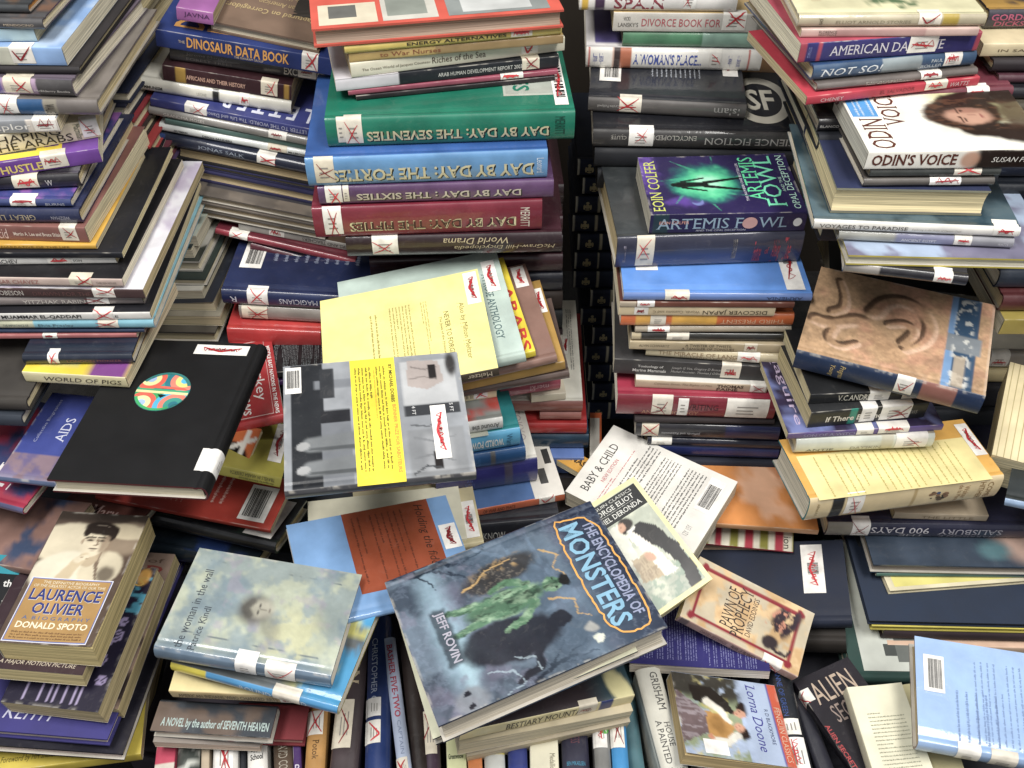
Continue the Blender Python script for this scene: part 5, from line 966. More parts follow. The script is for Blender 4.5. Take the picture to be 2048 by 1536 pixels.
quad((520, 745), (700, 735), (690, 610), (540, 625), .50, 12, 'p', 'S', '#15181c', 'black back cover printed with tiny white text', rot=0, blurb=[(.03, .03, .42, .96, 22, '#8d9698', 'v', .38), (.46, .03, .95, .96, 26, '#8d9698', 'v', .38)], mott=.1)

def art_bw(p, q, W, H):   # upright frame: p right (photo: up), q up ... drawn as printed photo panel
    x, y = p*W, q*H; n = fbm(x, y, .5, 3)
    c = np.ones(p.shape+(3,))*lin('#a8acb2')*(.85+.3*n)[..., None]
    c = mix(c, '#3a3c40', rect(x, y, W*.0, H*.04, W*.98, H*.22, .05)); c = mix(c, '#8d9198', rect(x, y, W*.15, H*.17, W*.22, H*.4, .1)); c = mix(c, '#8a8e95', rect(x, y, W*.48, H*.2, W*.98, H*.36, .05)); c = mix(c, '#37393d', rect(x, y, W*.40, H*.2, W*.5, H*.36, .05)); c = mix(c, '#44464a', rect(x, y, W*.05, H*.2, W*.30, H*.28, .1))
    for cy in (.66, .84): 
        c = mix(c, '#8b8f92', seg(x, y, W*cy, H*.14, W*(cy-.01), H*.40, .95, 1.25)); c = mix(c, '#5a5d60', seg(x, y, W*cy+.6, H*.14, W*(cy)+.7, H*.40, .15, .3)*.8); c = mix(c, '#b9babb', ell(x, y, W*cy+.1, H*.10, .55, .75, 15))
    c = mix(c, '#9b9ea2', rect(x, y, W*.62, H*.66, W*.99, H*.97, .2)); c = mix(c, '#c4c6ca', rect(x, y, W*.66, H*.75, W*.95, H*.9, .5)*.6); c = mix(c, '#4c4e52', rect(x, y, W*.42, H*.66, W*.51, H*.97, .05)); c = mix(c, '#d2d4d6', rect(x, y, W*.05, H*.66, W*.42, H*.97, .1)); c = mix(c, '#c4b6b0', poly(x, y, [(W*.04, H*.70), (W*.26, H*.69), (W*.30, H*.80), (W*.24, H*.90), (W*.06, H*.88)])*.9); c = mix(c, '#8d8480', np.maximum(pline(x, y, [(W*.10, H*.72), (W*.13, H*.80), (W*.11, H*.87)], .12, .06), pline(x, y, [(W*.20, H*.71), (W*.19, H*.79), (W*.22, H*.86)], .10, .06))*.8); c = mix(c, '#8f9296', np.maximum(pline(x, y, [(W*.68, H*.70), (W*.72, H*.80), (W*.69, H*.92)], .16, .08), pline(x, y, [(W*.84, H*.69), (W*.82, H*.78), (W*.88, H*.90)], .14, .1))*.8); c = mix(c, '#4a4848', ell(x, y, W*.10, H*.95, W*.10, H*.03, 0, .4))
    c = mix(c, '#3c3634', rect(x, y, W*.80, H*.79, W*.93, H*.835, .03)); c = mix(c, '#3c3634', rect(x, y, W*.09, H*.82, W*.21, H*.86, .03))
    c = mix(c, '#55585c', pline(x, y, [(W*.95, H*.68), (W*.9, H*.75), (W*.92, H*.82)], .1, .1)); c = np.clip(c*.75-.02, .01, 1); c = mix(c, '#55585c', pline(x, y, [(W*.58, H*.69), (W*.60, H*.78), (W*.57, H*.86)], .12, .05))
    return c
do = quad((580, 984), (944, 952), (922, 701), (556, 737), .625, 14, 'j', 'S', '#8d9096', 'black and white photo jacket with a bright yellow stripe', tilt=(6, 3), spine='#3c3c40', rot=-90, top=art_bw, res=.0018, page='#d8d2c4', inset=.006, lam=3,
     pr=[((.0, .375, 1.0, .63), '#ecd81c')], bc=[(.02, .01, .24, .10, 'bar'), (.44, .80, .86, .885, 'ns')],
     tt=[('BONNER PRIZE FOR SABOTEURS', .40, .595, .93, .615, '#d08a30', 'b'), ('BY MICHAEL DOBBS', .06, .592, .38, .612, '#3a3418', 'b'), ('4 FT', .43, .70, .50, .72, '#d8d8d8', ''), ('5 FT', .43, .91, .50, .93, '#d8d8d8', '')],
     blurb=[(.07, .52, .90, .58, 3, '#4a4418', '', .5), (.07, .40, .90, .50, 5, '#4a4418', '', .5), (.1, .505, .5, .518, 1, '#d0a020', '', .6)], mott=.1)
# yellow back cover over the pale green anthology and its neighbours
ye = quad((650, 800), (990, 742), (962, 540), (640, 608), .625, 15, 'p', 'S', '#ebe28e', 'pale yellow back cover with small print', lift=.006, tilt=(4, -6), rot=-90, lam=.3, spine='#4a4034', mott=.04, tx=[('Meltzer', .82, .96, .2, .85, '#c9b9a0', 'fs')],
     tt=[('Also by Milton Meltzer', .30, .835, .86, .875, '#8a7c3c', 's'), ('NEVER TO FORGET', .36, .745, .82, .775, '#7a6c34', 's'), ('The Jews of the Holocaust', .40, .71, .80, .73, '#8a7c3c', 's')], blurb=[(.22, .60, .90, .66, 4, '#a89a50', '', .4), (.22, .42, .90, .56, 7, '#a89a50', '', .4), (.26, .30, .85, .36, 2, '#a89a50', '', .4)], bc=[(.02, .90, .34, .985, 'ns')])
quad((690, 790), (1034, 712), (1007, 497), (681, 562), .607, 16, 'j', 'S', '#b9cbc2', 'pale green jacketed prose anthology', tilt=(4, -6), rot=-90, lam=.3, mott=.05, tt=[('A PROSE ANTHOLOGY', .22, .87, .82, .915, '#3d5a60', 's'), ('OF THE', .48, .83, .60, .85, '#3d5a60', 's')], pr=[((.28, .22, .97, .78), '#b8646a'), ((.31, .226, .96, .774), '#b9cbc2'), ((.32, .232, .955, .766), '#e2e6dc')], bc=[(.10, .885, .40, .965, 'ns')], spine='#a4b4aa', top=plain('#b9cbc2', .05))
quad((720, 790), (1050, 700), (1026, 520), (740, 580), .590, 12, 'p', 'S', '#e3cd28', 'bright yellow book with red capitals', tilt=(4, -6), rot=-90, mott=.05, tt=[('ARABS', .3, .92, .98, .985, '#c03428', 'b')], pr=[((.05, .90, .45, .96), '#e8e0dc')])
quad((740, 800), (1078, 716), (1083, 524), (770, 590), .577, 14, 'j', 'S', '#8d6c60', 'pinkish brown jacketed book', tilt=(4, -6), rot=-90, bc=[(.02, .90, .25, .98, 'ns')], mott=.1)
quad((780, 800), (1108, 722), (1100, 564), (800, 620), .562, 16, 'p', 'S', '#b08a44', 'tan book with ochre fore edge stripe', tilt=(4, -6), rot=-90, bc=[(.10, .93, .40, .99, 'ns')], mott=.3)
quad((800, 810), (1124, 740), (1116, 600), (820, 640), .545, 14, 'j', 'S', '#5a4a44', 'smoky brown glossy book', tilt=(4, -6), mott=.3)

# ================================================================ two short stacks in the middle
J = Stack('little crimson topped stack', .50, k=1.0)
J.b(1000, 774, 1122, 756, 26, 18, 'j', 'S', '#8c2a40', 'crimson jacketed book with white label', spine='#a04458', tx=[('merkl', .50, .80, .3, .75, '#d8a8b0', 'f')], bc=[(.65, .25, .95, .85, 'plain')])
J.b(1063, 792, 1132, 786, 14, 18, 'p', 'S', '#cfc6b0', 'cream paperback with worn corner')
J.b(1020, 806, 1166, 806, 20, 22, 'j', 'S', '#dad8cc', 'white covered book with brown spine', spine='#7c4c44', blurb=[(.84, .3, .93, .9, 3, '#3a3a3a', 'v', .4)], bc=[(.78, .45, .84, .62, 'nsr')])
J.b(1080, 828, 1163, 828, 14, 20, 'j', 'S', '#8f5a52', 'thin rose brown glossy book')
J.b(1040, 850, 1174, 851, 20, 24, 'j', 'S', '#9c1f20', 'shiny scarlet hardcover', mott=.1)
J.b(1040, 874, 1178, 874, 26, 24, 'j', 'S', '#1f3a50', 'dark petrol blue glossy book')
J.b(1060, 915, 1168, 916, 32, 20, 'p', 'S', '#5a76b4', 'cornflower blue paperback')
J.b(1040, 958, 1170, 960, 36, 20, 'h', 'S', '#23202a', 'dark hardcover at the base')
quad((1180, 935), (1202, 935), (1204, 828), (1180, 826), .36, 14, 'p', 'S', '#dad6cc', 'narrow white booklet with orange edge', tilt=(0, 0), pr=[((0, .9, 1, 1), '#c8602c'), ((.82, 0, 1, 1), '#c8602c')])
K = Stack('small centre stack', .535)
K.b(890, 786, 993, 771, 24, 15, 'p', 'S', '#d9cda8', 'cream paperback with red crossed label', tx=[('HMM', .35, .58, .2, .85, '#4a4034', '')], lab=[(.55, .82, 'x')], top=plain('#8a8478', .3))
K.b(850, 862, 1006, 838, 22, 20, 'j', 'S', '#8f9390', 'white spined travel book with foggy cover', spine='#dcdcd8', tx=[('Around the', .60, .95, .25, .8, '#2b2b2b', 'fs')], c2='#c9473e', mott=.3)
K.b(840, 893, 1041, 860, 34, 20, 'j', 'S', '#2b8d92', 'teal and white book on world powers', spine='#5aa8d0', rot=-90, tx=[('WORLD POWER', .45, .83, .25, .72, '#e2e2dc', 'fsb'), ('Ward', .86, .92, .1, .9, '#2c5878', 'v')], pr=[((.0, .45, 1, .68), '#b9bcae')], tt=[('WORLD POWER', .15, .52, .95, .63, '#3a4040', 's')], bc=[(.02, .70, .36, .98, 'ns')], page='#d8cfb8', mott=.12)
K.b(850, 930, 1052, 898, 27, 20, 'j', 'S', '#234f80', 'steel blue book with faint ochre band', sp=[(.64, .70, '#5a5a5c')], tx=[('THE HISTORY', .3, .55, .3, .8, '#3c6a98', 'f')])
K.b(870, 952, 1076, 922, 46, 20, 'j', 'S', '#dad8d0', 'navy book with white back cover', spine='#2a2a6c', rot=-90, sp=[(.68, .75, '#4a4458')], tx=[('THE', .30, .36, .5, .8, '#4a5a9c', 'f'), ('WOR', .28, .38, .15, .45, '#4a5a9c', 'f')], bc=[(.10, .75, .5, .90, 'nsr')], tt=[('TOKYO', .5, .85, .8, .95, '#b9b0b0', '')], bulge=.005)
K.b(930, 1024, 1130, 988, 13, 17, 'p', 'S', '#4a6a9c', 'orange spined paperback on war and peace', spine='#cf6c48', rot=180, tx=[('OF WAR AND PEACE', .18, .50, .2, .8, '#5a2a1c', '')], lab=[(.74, .90, 'v', .004)], pr=[((.0, .0, .30, 1), '#dcd8d0'), ((.03, .5, .10, .66), '#3a3a3a'), ((.12, .7, .2, .86), '#4a4a4a'), ((.03, .2, .15, .36), '#7a4a3c')], mott=.2)
K.b(900, 1060, 1120, 1040, 40, 20, 'j', 'S', '#22242c', 'black jacketed book with small white lettering', tx=[('KNOW', .3, .5, .3, .7, '#c9c9c4', '')])
quad((1148, 968), (1172, 940), (1132, 868), (1108, 890), .37, 10, 'p', 'S', '#d09a3c', 'amber paperback corner with black capitals', tilt=(0, 0), rot=-90, tt=[('JOHN NASH', .05, .3, .95, .75, '#1c1a18', 'bv' if 0 else 'b')])
quad((700, 1130), (965, 1085), (940, 935), (720, 970), .395, 12, 'j', 'S', '#cfc39a', 'cream jacketed book in brown plastic', tilt=(-3, -2), edge='#6a4c44', bc=[(.86, .08, .98, .55, 'ns')])
quad((630, 1110), (925, 1080), (925, 968), (604, 1008), .405, 12, 'p', 'S', '#dcd8c0', 'off white book above the green one', tilt=(-2, 2), mott=.06)
quad((640, 1150), (945, 1110), (918, 975), (605, 1030), .385, 10, 'p', 'S', '#2e6a34', 'green covered book with picture edge', tilt=(-2, 2), mott=.1, pr=[((.02, .75, .95, .93), '#b9a890')])
quad((625, 1248), (962, 1190), (890, 983), (566, 1060), .45, 9, 'j', 'S', '#79a4d6', 'light blue jacketed book with rust coloured text panel', rot=-90, mott=.04, pr=[((.0, .33, .80, .87), '#9c4a2c')], tt=[('Holding the fiddle', .04, .76, .74, .83, '#3c1e14', 'i')], blurb=[(.06, .38, .72, .72, 9, '#5a2a1a', '', .3)], bc=[(.30, .885, .55, .99, 'ns')])

# ================================================================ right middle: baby book, classic, cookbook, orange book
quad((1131, 981), (1385, 1114), (1476, 965), (1225, 850), .395, 26, 'p', 'W', '#e2dfd8', 'white paperback back cover with black barcode', lift=.008, rot=90, mott=.03, lam=.3, page='#d9d0b8', top=plain('#e2dfd8', .04),
     tt=[('BABY & CHILD', .12, .86, .78, .925, '#2c2a2a', 's'), ('NEW EDITION', .30, .80, .62, .83, '#c05a60', ''), ('12Y 15Y', .15, .10, .28, .14, '#8a8a8a', '')], blurb=[(.08, .745, .92, .785, 2, '#c86a70', '', .4), (.08, .58, .95, .72, 5, '#4a4a4a', '', .45), (.10, .40, .9, .55, 6, '#4a4a4a', '', .45), (.10, .20, .9, .36, 6, '#4a4a4a', '', .45)], bc=[(.48, .055, .92, .17, 'bar')])
def art_man(p, q, W, H):
    x, y = p*W, q*H; c = np.ones(p.shape+(3,))*lin('#e9e0a0')
    inn = rect(p, q, .06, .035, .94, .965, .004); n = fbm(x, y, .5, 6); x, y = warp(x, y, .25, .9, 5); f = fbm(x, y, 1.6, 70); d = np.ones(p.shape+(3,))*lin('#aeb4a4')
    d = mix(d, '#cdd0bc', sst(.5, .7, n)); d = mix(d, '#d9dacb', poly(x, y, [(W*.08, H*.36), (W*.40, H*.36), (W*.46, H*.74), (W*.12, H*.74)])); d = mix(d, '#7c9484', sst(.45, .6, f)*(q < .3)*.7); d = mix(d, '#6a7a70', ell(x, y, W*.2, H*.36, 1.1, .8, 0, .4)*.6)
    d = mix(d, '#b5a283', poly(x, y, [(W*.26, H*.26), (W*.60, H*.22), (W*.60, H*.42), (W*.30, H*.46)])); d = mix(d, '#8d7a60', sst(.5, .55, fbm(x*3, y, 1.5, 5))*rect(x, y, W*.27, H*.25, W*.6, H*.42, .2)*.6)
    d = mix(d, '#e2ddd2', poly(x, y, [(W*.44, H*.64), (W*.58, H*.64), (W*.66, H*.44), (W*.74, H*.20), (W*.56, H*.22), (W*.50, H*.46)]))
    d = mix(d, '#1b1a1c', poly(x, y, [(W*.54, H*.66), (W*.70, H*.68), (W*.84, H*.58), (W*.92, H*.38), (W*.94, H*.18), (W*.90, H*.03), (W*.72, H*.03), (W*.78, H*.24), (W*.70, H*.42), (W*.60, H*.54)]))
    d = mix(d, '#241a16', ell(x, y, W*.53, H*.715, .95, .8, 10, .15)); d = mix(d, '#c0957c', ell(x, y, W*.46, H*.695, .55, .72, -15, .15)); d = mix(d, '#2e201a', pline(x, y, [(W*.45, H*.655), (W*.52, H*.665), (W*.55, H*.69)], .22, .2)); d = mix(d, '#4b342a', ell(x, y, W*.44, H*.705, .12, .06, 0, .4)); d = mix(d, '#e4e2da', seg(x, y, W*.50, H*.645, W*.60, H*.655, .2))
    d = mix(d, '#c49a80', ell(x, y, W*.54, H*.40, .5, .75, 30, .2)); d = d*(.85+.3*f)[..., None]
    return c*(1-inn[..., None])+d*inn[..., None]
quad((1292, 1252), (1423, 1158), (1268, 954), (1143, 1030), .44, 24, 'p', 'W', '#e9e0a0', 'pale yellow bordered classic novel with man in black', rot=0, top=art_man, res=.0017, page='#e3d9a0', lam=.3,
     pr=[((.06, .765, .94, .955), '#16191a')], tt=[('PENGUIN CLASSICS', .14, .915, .86, .94, '#c9c9c0', ''), ('GEORGE ELIOT', .16, .86, .84, .90, '#e0e0d8', 's'), ('DANIEL DERONDA', .12, .79, .88, .83, '#e0e0d8', 's')], blurb=[(.2, .845, .8, .849, 1, '#e0e0d8', '', 1)])
quad((1405, 1046), (1656, 1061), (1590, 905), (1377, 889), .372, 9, 'p', 'S', '#cf8a4c', 'orange brown picture covered paperback', tilt=(-1, 1), spine='#b98a60', top=lambda p, q, W, H: mix(mix(plain('#d48a46', .12)(p, q, W, H), '#e6b898', sst(.45, .62, fbm(p*W, q*H, .16, 9))*.8), '#a8602c', sst(.6, .72, fbm(p*W, q*H, .22, 19))*.7), bc=[(.25, .9, .46, .98, 'plain')], mott=.1, page='#b9987a')
def art_stripe(p, q, W, H):
    c = np.ones(p.shape+(3,))*lin('#e2dcc8'); k = (p*9.5) % 3
    c = mix(c, '#8a8634', ((k > .3) & (k < 1.1)).astype(float)); c = mix(c, '#b83448', ((k > 1.8) & (k < 2.5)).astype(float)); return c
quad((1395, 1085), (1584, 1104), (1590, 1010), (1400, 995), .335, 22, 'h', 'N', '#b83448', 'cookery book with red and olive striped cover', top=art_stripe, res=.0028, page='#d9b898', rot=0, tt=[('ion', .90, .05, .97, .3, '#2c2420', 'v')])
quad((1390, 1250), (1700, 1245), (1690, 1080), (1385, 1090), .32, 14, 'h', 'S', '#1c2438', 'dark navy cloth hardcover with long white label', bc=[(.72, .35, .86, .95, 'ns')], mott=.1)
quad((1450, 1280), (1690, 1290), (1690, 1200), (1450, 1200), .29, 24, 'h', 'S', '#2b2622', 'brownish black hardcover under the navy one')
def art_pawn(p, q, W, H):
    x, y = p*W, q*H; x, y = warp(x, y, .2, 1.1, 6); n = fbm(x, y, .5, 3); c = np.ones(p.shape+(3,))*lin('#d9b98a'); c = mix(c, '#c4a070', sst(.45, .65, n)); c = mix(c, '#b9b4a0', sst(.5, .65, fbm(x, y, .4, 13))*.7)
    r = rect(p, q, .10, .09, .90, .93, .004)-rect(p, q, .15, .115, .85, .905, .004); c = mix(c, '#8a1c2a', r); 
    for a, b in ((.1, .1), (.9, .1), (.1, .93), (.9, .93)): c = mix(c, '#8a1c2a', ell(x, y, W*a, H*b, .5, .5, 45, .2))
    c = mix(c, '#33242e', sst(.40, .55, fbm(x, y, .9, 5))*ell(x, y, W*.68, H*.20, 2.8, 1.6, -25, .25)*1.0); c = mix(c, '#c98a70', sst(.55, .62, fbm(x, y, 1.4, 8))*ell(x, y, W*.62, H*.26, 2.2, 1.2, -25, .3))
    c = mix(c, '#34282c', np.maximum(ell(x, y, W*.28, H*.28, .9, 1.1, 20, .2), pline(x, y, [(W*.22, H*.3), (W*.2, H*.14), (W*.3, H*.1)], .25, .1)))
    return c
quad((1357, 1237), (1597, 1350), (1624, 1234), (1402, 1110), .375, 14, 'p', 'S', '#d2b080', 'tan fantasy paperback with dark red frame', lift=.005, spine='#b9978a', rot=90, top=art_pawn, res=.0018, lam=.3, tt=[('PAWN OF', .20, .60, .80, .70, '#33241c', 's'), ('PROPHECY', .12, .50, .86, .60, '#33241c', 's'), ('DAVID EDDINGS', .2, .44, .80, .485, '#4a3428', '')],
     tx=[('DAVID EDDINGS', .20, .42, .25, .75, '#6a4c44', 's'), ('PAWN OF PROPHECY', .46, .66, .2, .85, '#4a2c28', 's')], lab=[(.70, .86, 'x', .008)], sp=[(.02, .08, '#7a6a64')])
quad((1257, 1330), (1542, 1345), (1520, 1190), (1262, 1180), .345, 13, 'p', 'N', '#2f2c6c', 'indigo back cover densely printed in white', page='#dcd0c0', blurb=[(.05, .08, .5, .95, 24, '#8d90c0', 'v', .4), (.54, .02, .92, .95, 22, '#8d90c0', 'v', .4)], mott=.1)
def art_lorna(p, q, W, H):
    x, y = p*W, q*H; n = fbm(x, y, .6, 3); c = np.ones(p.shape+(3,))*lin('#a9b9d4'); x, y = warp(x, y, .35, .8, 4); f = fbm(x, y, 1.8, 60)
    c = mix(c, '#8a9468', sst(.35, .6, n)*(q < .60)*.9); c = mix(c, '#c9b95c', sst(.5, .65, fbm(x, y, .7, 13))*(q < .5)*.8); c = mix(c, '#3d3a34', rect(x, y, -1, -1, W*.3, H*.62, .8)*sst(.3, .5, n))
    sk = poly(x, y, [(W*.22, 0), (W*.88, 0), (W*.70, H*.27), (W*.48, H*.29)]); c = mix(c, '#6b5a5c', sk); c = mix(c, '#9b8f94', sk*sst(.5, .6, fbm(x*2.2, y*.4, 1.4, 8))*.8)
    c = mix(c, '#b98a4c', poly(x, y, [(W*.46, H*.26), (W*.74, H*.25), (W*.76, H*.44), (W*.62, H*.50), (W*.50, H*.46)])); c = mix(c, '#8a6430', ell(x, y, W*.60, H*.35, 1.2, .9, 20, .4)*.6)
    c = mix(c, '#29231f', poly(x, y, [(W*.14, H*.14), (W*.34, H*.18), (W*.44, H*.42), (W*.46, H*.56), (W*.30, H*.50), (W*.14, H*.34)])); c = mix(c, '#e2ddd0', pline(x, y, [(W*.34, H*.30), (W*.44, H*.40), (W*.54, H*.46)], .55, .4, .3))
    for (fx, fy, hx, hy) in ((.44, .585, .38, .625), (.60, .555, .66, .585)):
        c = mix(c, '#2a1e1a', ell(x, y, W*hx, H*hy, .95, .75, 0, .15)); c = mix(c, '#c9987e', ell(x, y, W*fx, H*fy, .62, .72, 0, .15)); c = mix(c, '#5a3a2e', ell(x, y, W*fx-.2, H*fy+.1, .12, .07, 0, .4)); c = mix(c, '#5a3a2e', ell(x, y, W*fx+.22, H*fy+.1, .12, .07, 0, .4)); c = mix(c, '#9a5a4c', ell(x, y, W*fx, H*fy-.33, .18, .07, 0, .4))
    c = mix(c, '#dcd8cc', pline(x, y, [(W*.70, H*.52), (W*.80, H*.42), (W*.78, H*.30)], .5, .35, .3)); c = mix(c, '#c98a6c', ell(x, y, W*.76, H*.27, .35, .35))
    c = c*(.8+.4*f)[..., None]
    c = mix(c, '#a9b9d4', sst(.63, .68, q)); c = mix(c, '#c4583c', (q > .915).astype(float)); c = mix(c, '#5a5aa0', ((q > .90) & (q < .915)).astype(float)); return c
quad((1372, 1508), (1594, 1540), (1548, 1368), (1340, 1342), .355, 22, 'p', 'N', '#a9b9d4', 'sky blue classic romance with painted couple', lift=.005, rot=-90, top=art_lorna, res=.002, page='#bfa878', lam=.4, wedge=0, tt=[('Lorna Doone', .06, .70, .86, .79, '#3a3a8c', 'si'), ('R D BLACKMORE', .34, .83, .76, .865, '#3a4468', ''), ('PENGUIN CLASSICS', .3, .93, .95, .98, '#d8b49a', '')], bc=[(.80, .18, .97, .40, 'plain')])

# right edge: big sandstone book, come hither and the paperbacks between
def art_sand(p, q, W, H):
    x, y = p*W, q*H; n = fbm(x, y, 1.6, 4, 5); c = np.ones(p.shape+(3,))*lin('#bf9b76')*(.66+.6*n)[..., None]
    c = mix(c, '#c48a74', sst(.45, .65, fbm(x, y, .25, 8))*.5); c = mix(c, '#8a7258', sst(.5, .75, fbm(x, y, .4, 18))*.5)
    P_ = lambda a: [(W*u, H*v) for u, v in a]
    S = [(P_([(.05, .40), (.12, .38), (.20, .44), (.29, .50), (.36, .42), (.46, .28), (.56, .14), (.63, .03)]), 1.0, 1.5), (P_([(.13, .88), (.18, .72), (.19, .58), (.14, .52)]), .5, .9),
         (P_([(.36, .62), (.40, .76), (.50, .82), (.61, .76), (.68, .60), (.66, .42), (.56, .30)]), 1.3, .7), (P_([(.30, .24), (.22, .16), (.14, .22), (.16, .34)]), .5, .8), (P_([(.45, .52), (.54, .58), (.60, .50), (.55, .36)]), .6, .9)]
    def hf(x, y):
        h = 0*x
        for pts, a, b_ in S:
            for _ in range(3): pts = [pts[0]]+[((1-k)*pts[i][0]+k*pts[i+1][0], (1-k)*pts[i][1]+k*pts[i+1][1]) for i in range(len(pts)-1) for k in (.25, .75)]+[pts[-1]]
            d = 1e9+0*x
            for i in range(len(pts)-1):
                (x0, y0), (x1, y1) = pts[i], pts[i+1]; w = a+(b_-a)*i/len(pts); dx, dy = x1-x0, y1-y0; t = np.clip(((x-x0)*dx+(y-y0)*dy)/(dx*dx+dy*dy), 0, 1)
                d = np.minimum(d, np.hypot(x-x0-t*dx, y-y0-t*dy)/w)
            h = np.maximum(h, 1-sst(.45, 1.15, d))
        return h
    g = (hf(x+.18, y-.18)-hf(x-.18, y+.18))
    c = mix(c, '#3a2c24', np.clip(g*2.2, 0, .92)); c = mix(c, '#e0bca0', np.clip(-g*1.4, 0, .75)); c = mix(c, '#a87f60', hf(x, y)*.25); c = c*(.72+.56*fbm(x, y, 3.2, 91, 3))[..., None]
    b1 = rect(p, q, .775, -.1, .925, 1.1, .002); c = mix(c, '#34506c', b1); c = mix(c, '#6f93bc', rect(p, q, .765, .58, .80, 1.1)); c = mix(c, '#6f93bc', rect(p, q, .765, -.1, .81, .40)); c = mix(c, '#7b8288', rect(p, q, .765, .40, .95, .58))
    c = mix(c, '#cfcfc8', sst(.5, .58, fbm(x, y, 1.3, 28))*rect(x, y, W*.80, H*.05, W*.90, H*.98, .3)*.85); c = mix(c, '#b9a890', rect(p, q, .82, .04, .88, .36)*.8)
    return c
ph = quad((1592, 706), (1970, 797), (1992, 612), (1643, 532), .63, 38, 'j', 'S', '#c4a07c', 'large sandstone textured book with carved flourish', spine='#1f2f4c', rot=0, top=art_sand, res=.0018, lam=.3, tx=[('Progress', .24, .28, .10, .9, '#c9b070', 'vi'), ('Young', .19, .225, .15, .85, '#c9b070', 'vi')], sp=[(.68, .86, '#8a5a50')], lab=[(.55, .645, 'v', .0, .2)], page='#8d8a84', edge='#31425a', mott=.2)
for o in [c for c in ph.root.children if c.name.startswith('cover')]: o.data.materials[0] = M_P
N_ = Stack('small pile above the anthology', .585)
N_.b(1622, 790, 1880, 778, 20, 12, 'p', 'S', '#1f2022', 'black shiny paperback with cream page ends', tx=[('V.C.ANDREWS', .22, .55, .2, .85, '#d2cdbc', 's')], lab=[(.46, .62, None), (.72, .88, 's')], rot=0, tt=[('V', .12, .3, .25, .8, '#d9d6cc', 'b')], page='#d2c69c')
N_.b(1624, 826, 1860, 805, 33, 12, 'p', 'S', '#27282a', 'thick black paperback with bold white title', tx=[('If There Be Thorns', .14, .72, .28, .66, '#d9d4c8', 'b'), ('ANDREWS', .76, .92, .35, .6, '#8d8a88', '')], lab=[(.43, .56, None), (.60, .86, 'x')], page='#cdbf90', sp=[(.34, .40, '#2a8a78')])
N_.b(1577, 868, 1888, 850, 12, 17, 'p', 'S', '#3a2e5a', 'purple paperback with lilac spine', spine='#5d4c88', lab=[(.44, .55, None), (.58, .78, 's')], rot=-90, top=lambda p, q, W, H: mix(plain('#2c2440', .3)(p, q, W, H), '#7a86c0', sst(.5, .65, fbm(p*W, q*H, .35, 5))*.8), tt=[('Maguire', .10, .055, .92, .12, '#b9a8c8', 's')], tx=[('SON OF A WITCH', .1, .45, .2, .8, '#8a88b4', '')], page='#cfc49c')
N_.b(1595, 884, 1873, 872, 28, 15, 'j', 'S', '#c9cdc4', 'milky jacketed book with green dot label', spine='#c9cdc2', tx=[('ANTIE', .08, .28, .1, .35, '#4b4a44', 's'), ('DAYSKIN', .40, .62, .15, .45, '#8d8a7c', '')], lab=[(.72, .95, 'x', .010)], sp=[(.62, .7, '#c0bca8')], c2='#a09888')
quad((1623, 1003), (2012, 955), (1925, 838), (1558, 880), .50, 48, 'j', 'S', '#e2a848', 'thick orange bordered poetry anthology with pale yellow panel', spine='#d9c498', rot=-90, mott=.08, lam=.4, edge='#1f7a80', page='#d2cbb8', bulge=.003, top=plain('#e3ad50', .06),
     pr=[((.30, .04, 1, .93), '#ecdc98')], blurb=[(.34, .12, .98, .86, 19, '#a8994c', '', .22)], bc=[(.08, .93, .62, .995, 'ns')],
     tx=[('COME', .925, .955, .12, .88, '#8a6a40', 'v'), ('HITHER', .88, .91, .08, .92, '#8a6a40', 'v'), ('Walter', .80, .83, .2, .85, '#a08058', 'v'), ('de la Mare', .77, .795, .1, .9, '#a08058', 'v'), ('Alfred A.K.', .04, .055, .2, .85, '#8a7850', 'v')], lab=[(.19, .28, 'x', .0, .15)], sp=[(.12, .175, '#2a2826'), (.535, .55, '#b9a070')])
bk = BOOKS[-1]; m = MB(); R = random.Random(3)
for i in range(14):
    a = R.uniform(0, 6.28); an = np.linspace(0, 2*math.pi, 8)[:-1]; cx = bk.L*(.67+R.uniform(-.045, .045)); cy = bk.g_sp0+(bk.g_sp1-bk.g_sp0)*R.uniform(.25, .75); rr = R.uniform(.0015, .005)
    m.add(bk.path(cx+rr*np.cos(an), cy+rr*.7*np.sin(an), .0004+i*.00003), [list(range(7))], lin(R.choice(['#6a5a48', '#4a5a7a', '#8a6a50', '#3c3a34'])))
m.build('small_picture', M_P, bk.root)
quad((1560, 1060), (1600, 1066), (1650, 1052), (1640, 1046), .42, 6, 'h', 'S', '#1f7a80', 'sliver of teal board beneath the orange anthology') if 0 else None

quad((1990, 912), (2180, 960), (2220, 770), (2012, 728), .52, 60, 'p', 'E', '#e0d0a4', 'thick cream paged paperback at the right edge', page='#e6d8ae', mott=.06, rot=0, pr=[((.04+.07*i, 0, .05+.07*i, 1), '#b5a678') for i in range(13)])
quad((2012, 1000), (2200, 1040), (2230, 880), (2040, 850), .50, 14, 'j', 'S', '#2c3234', 'dark jacketed book with a pale blue lower edge', spine='#8fa8c8', rot=0, bc=[(.1, .5, .4, .8, 'ns')])

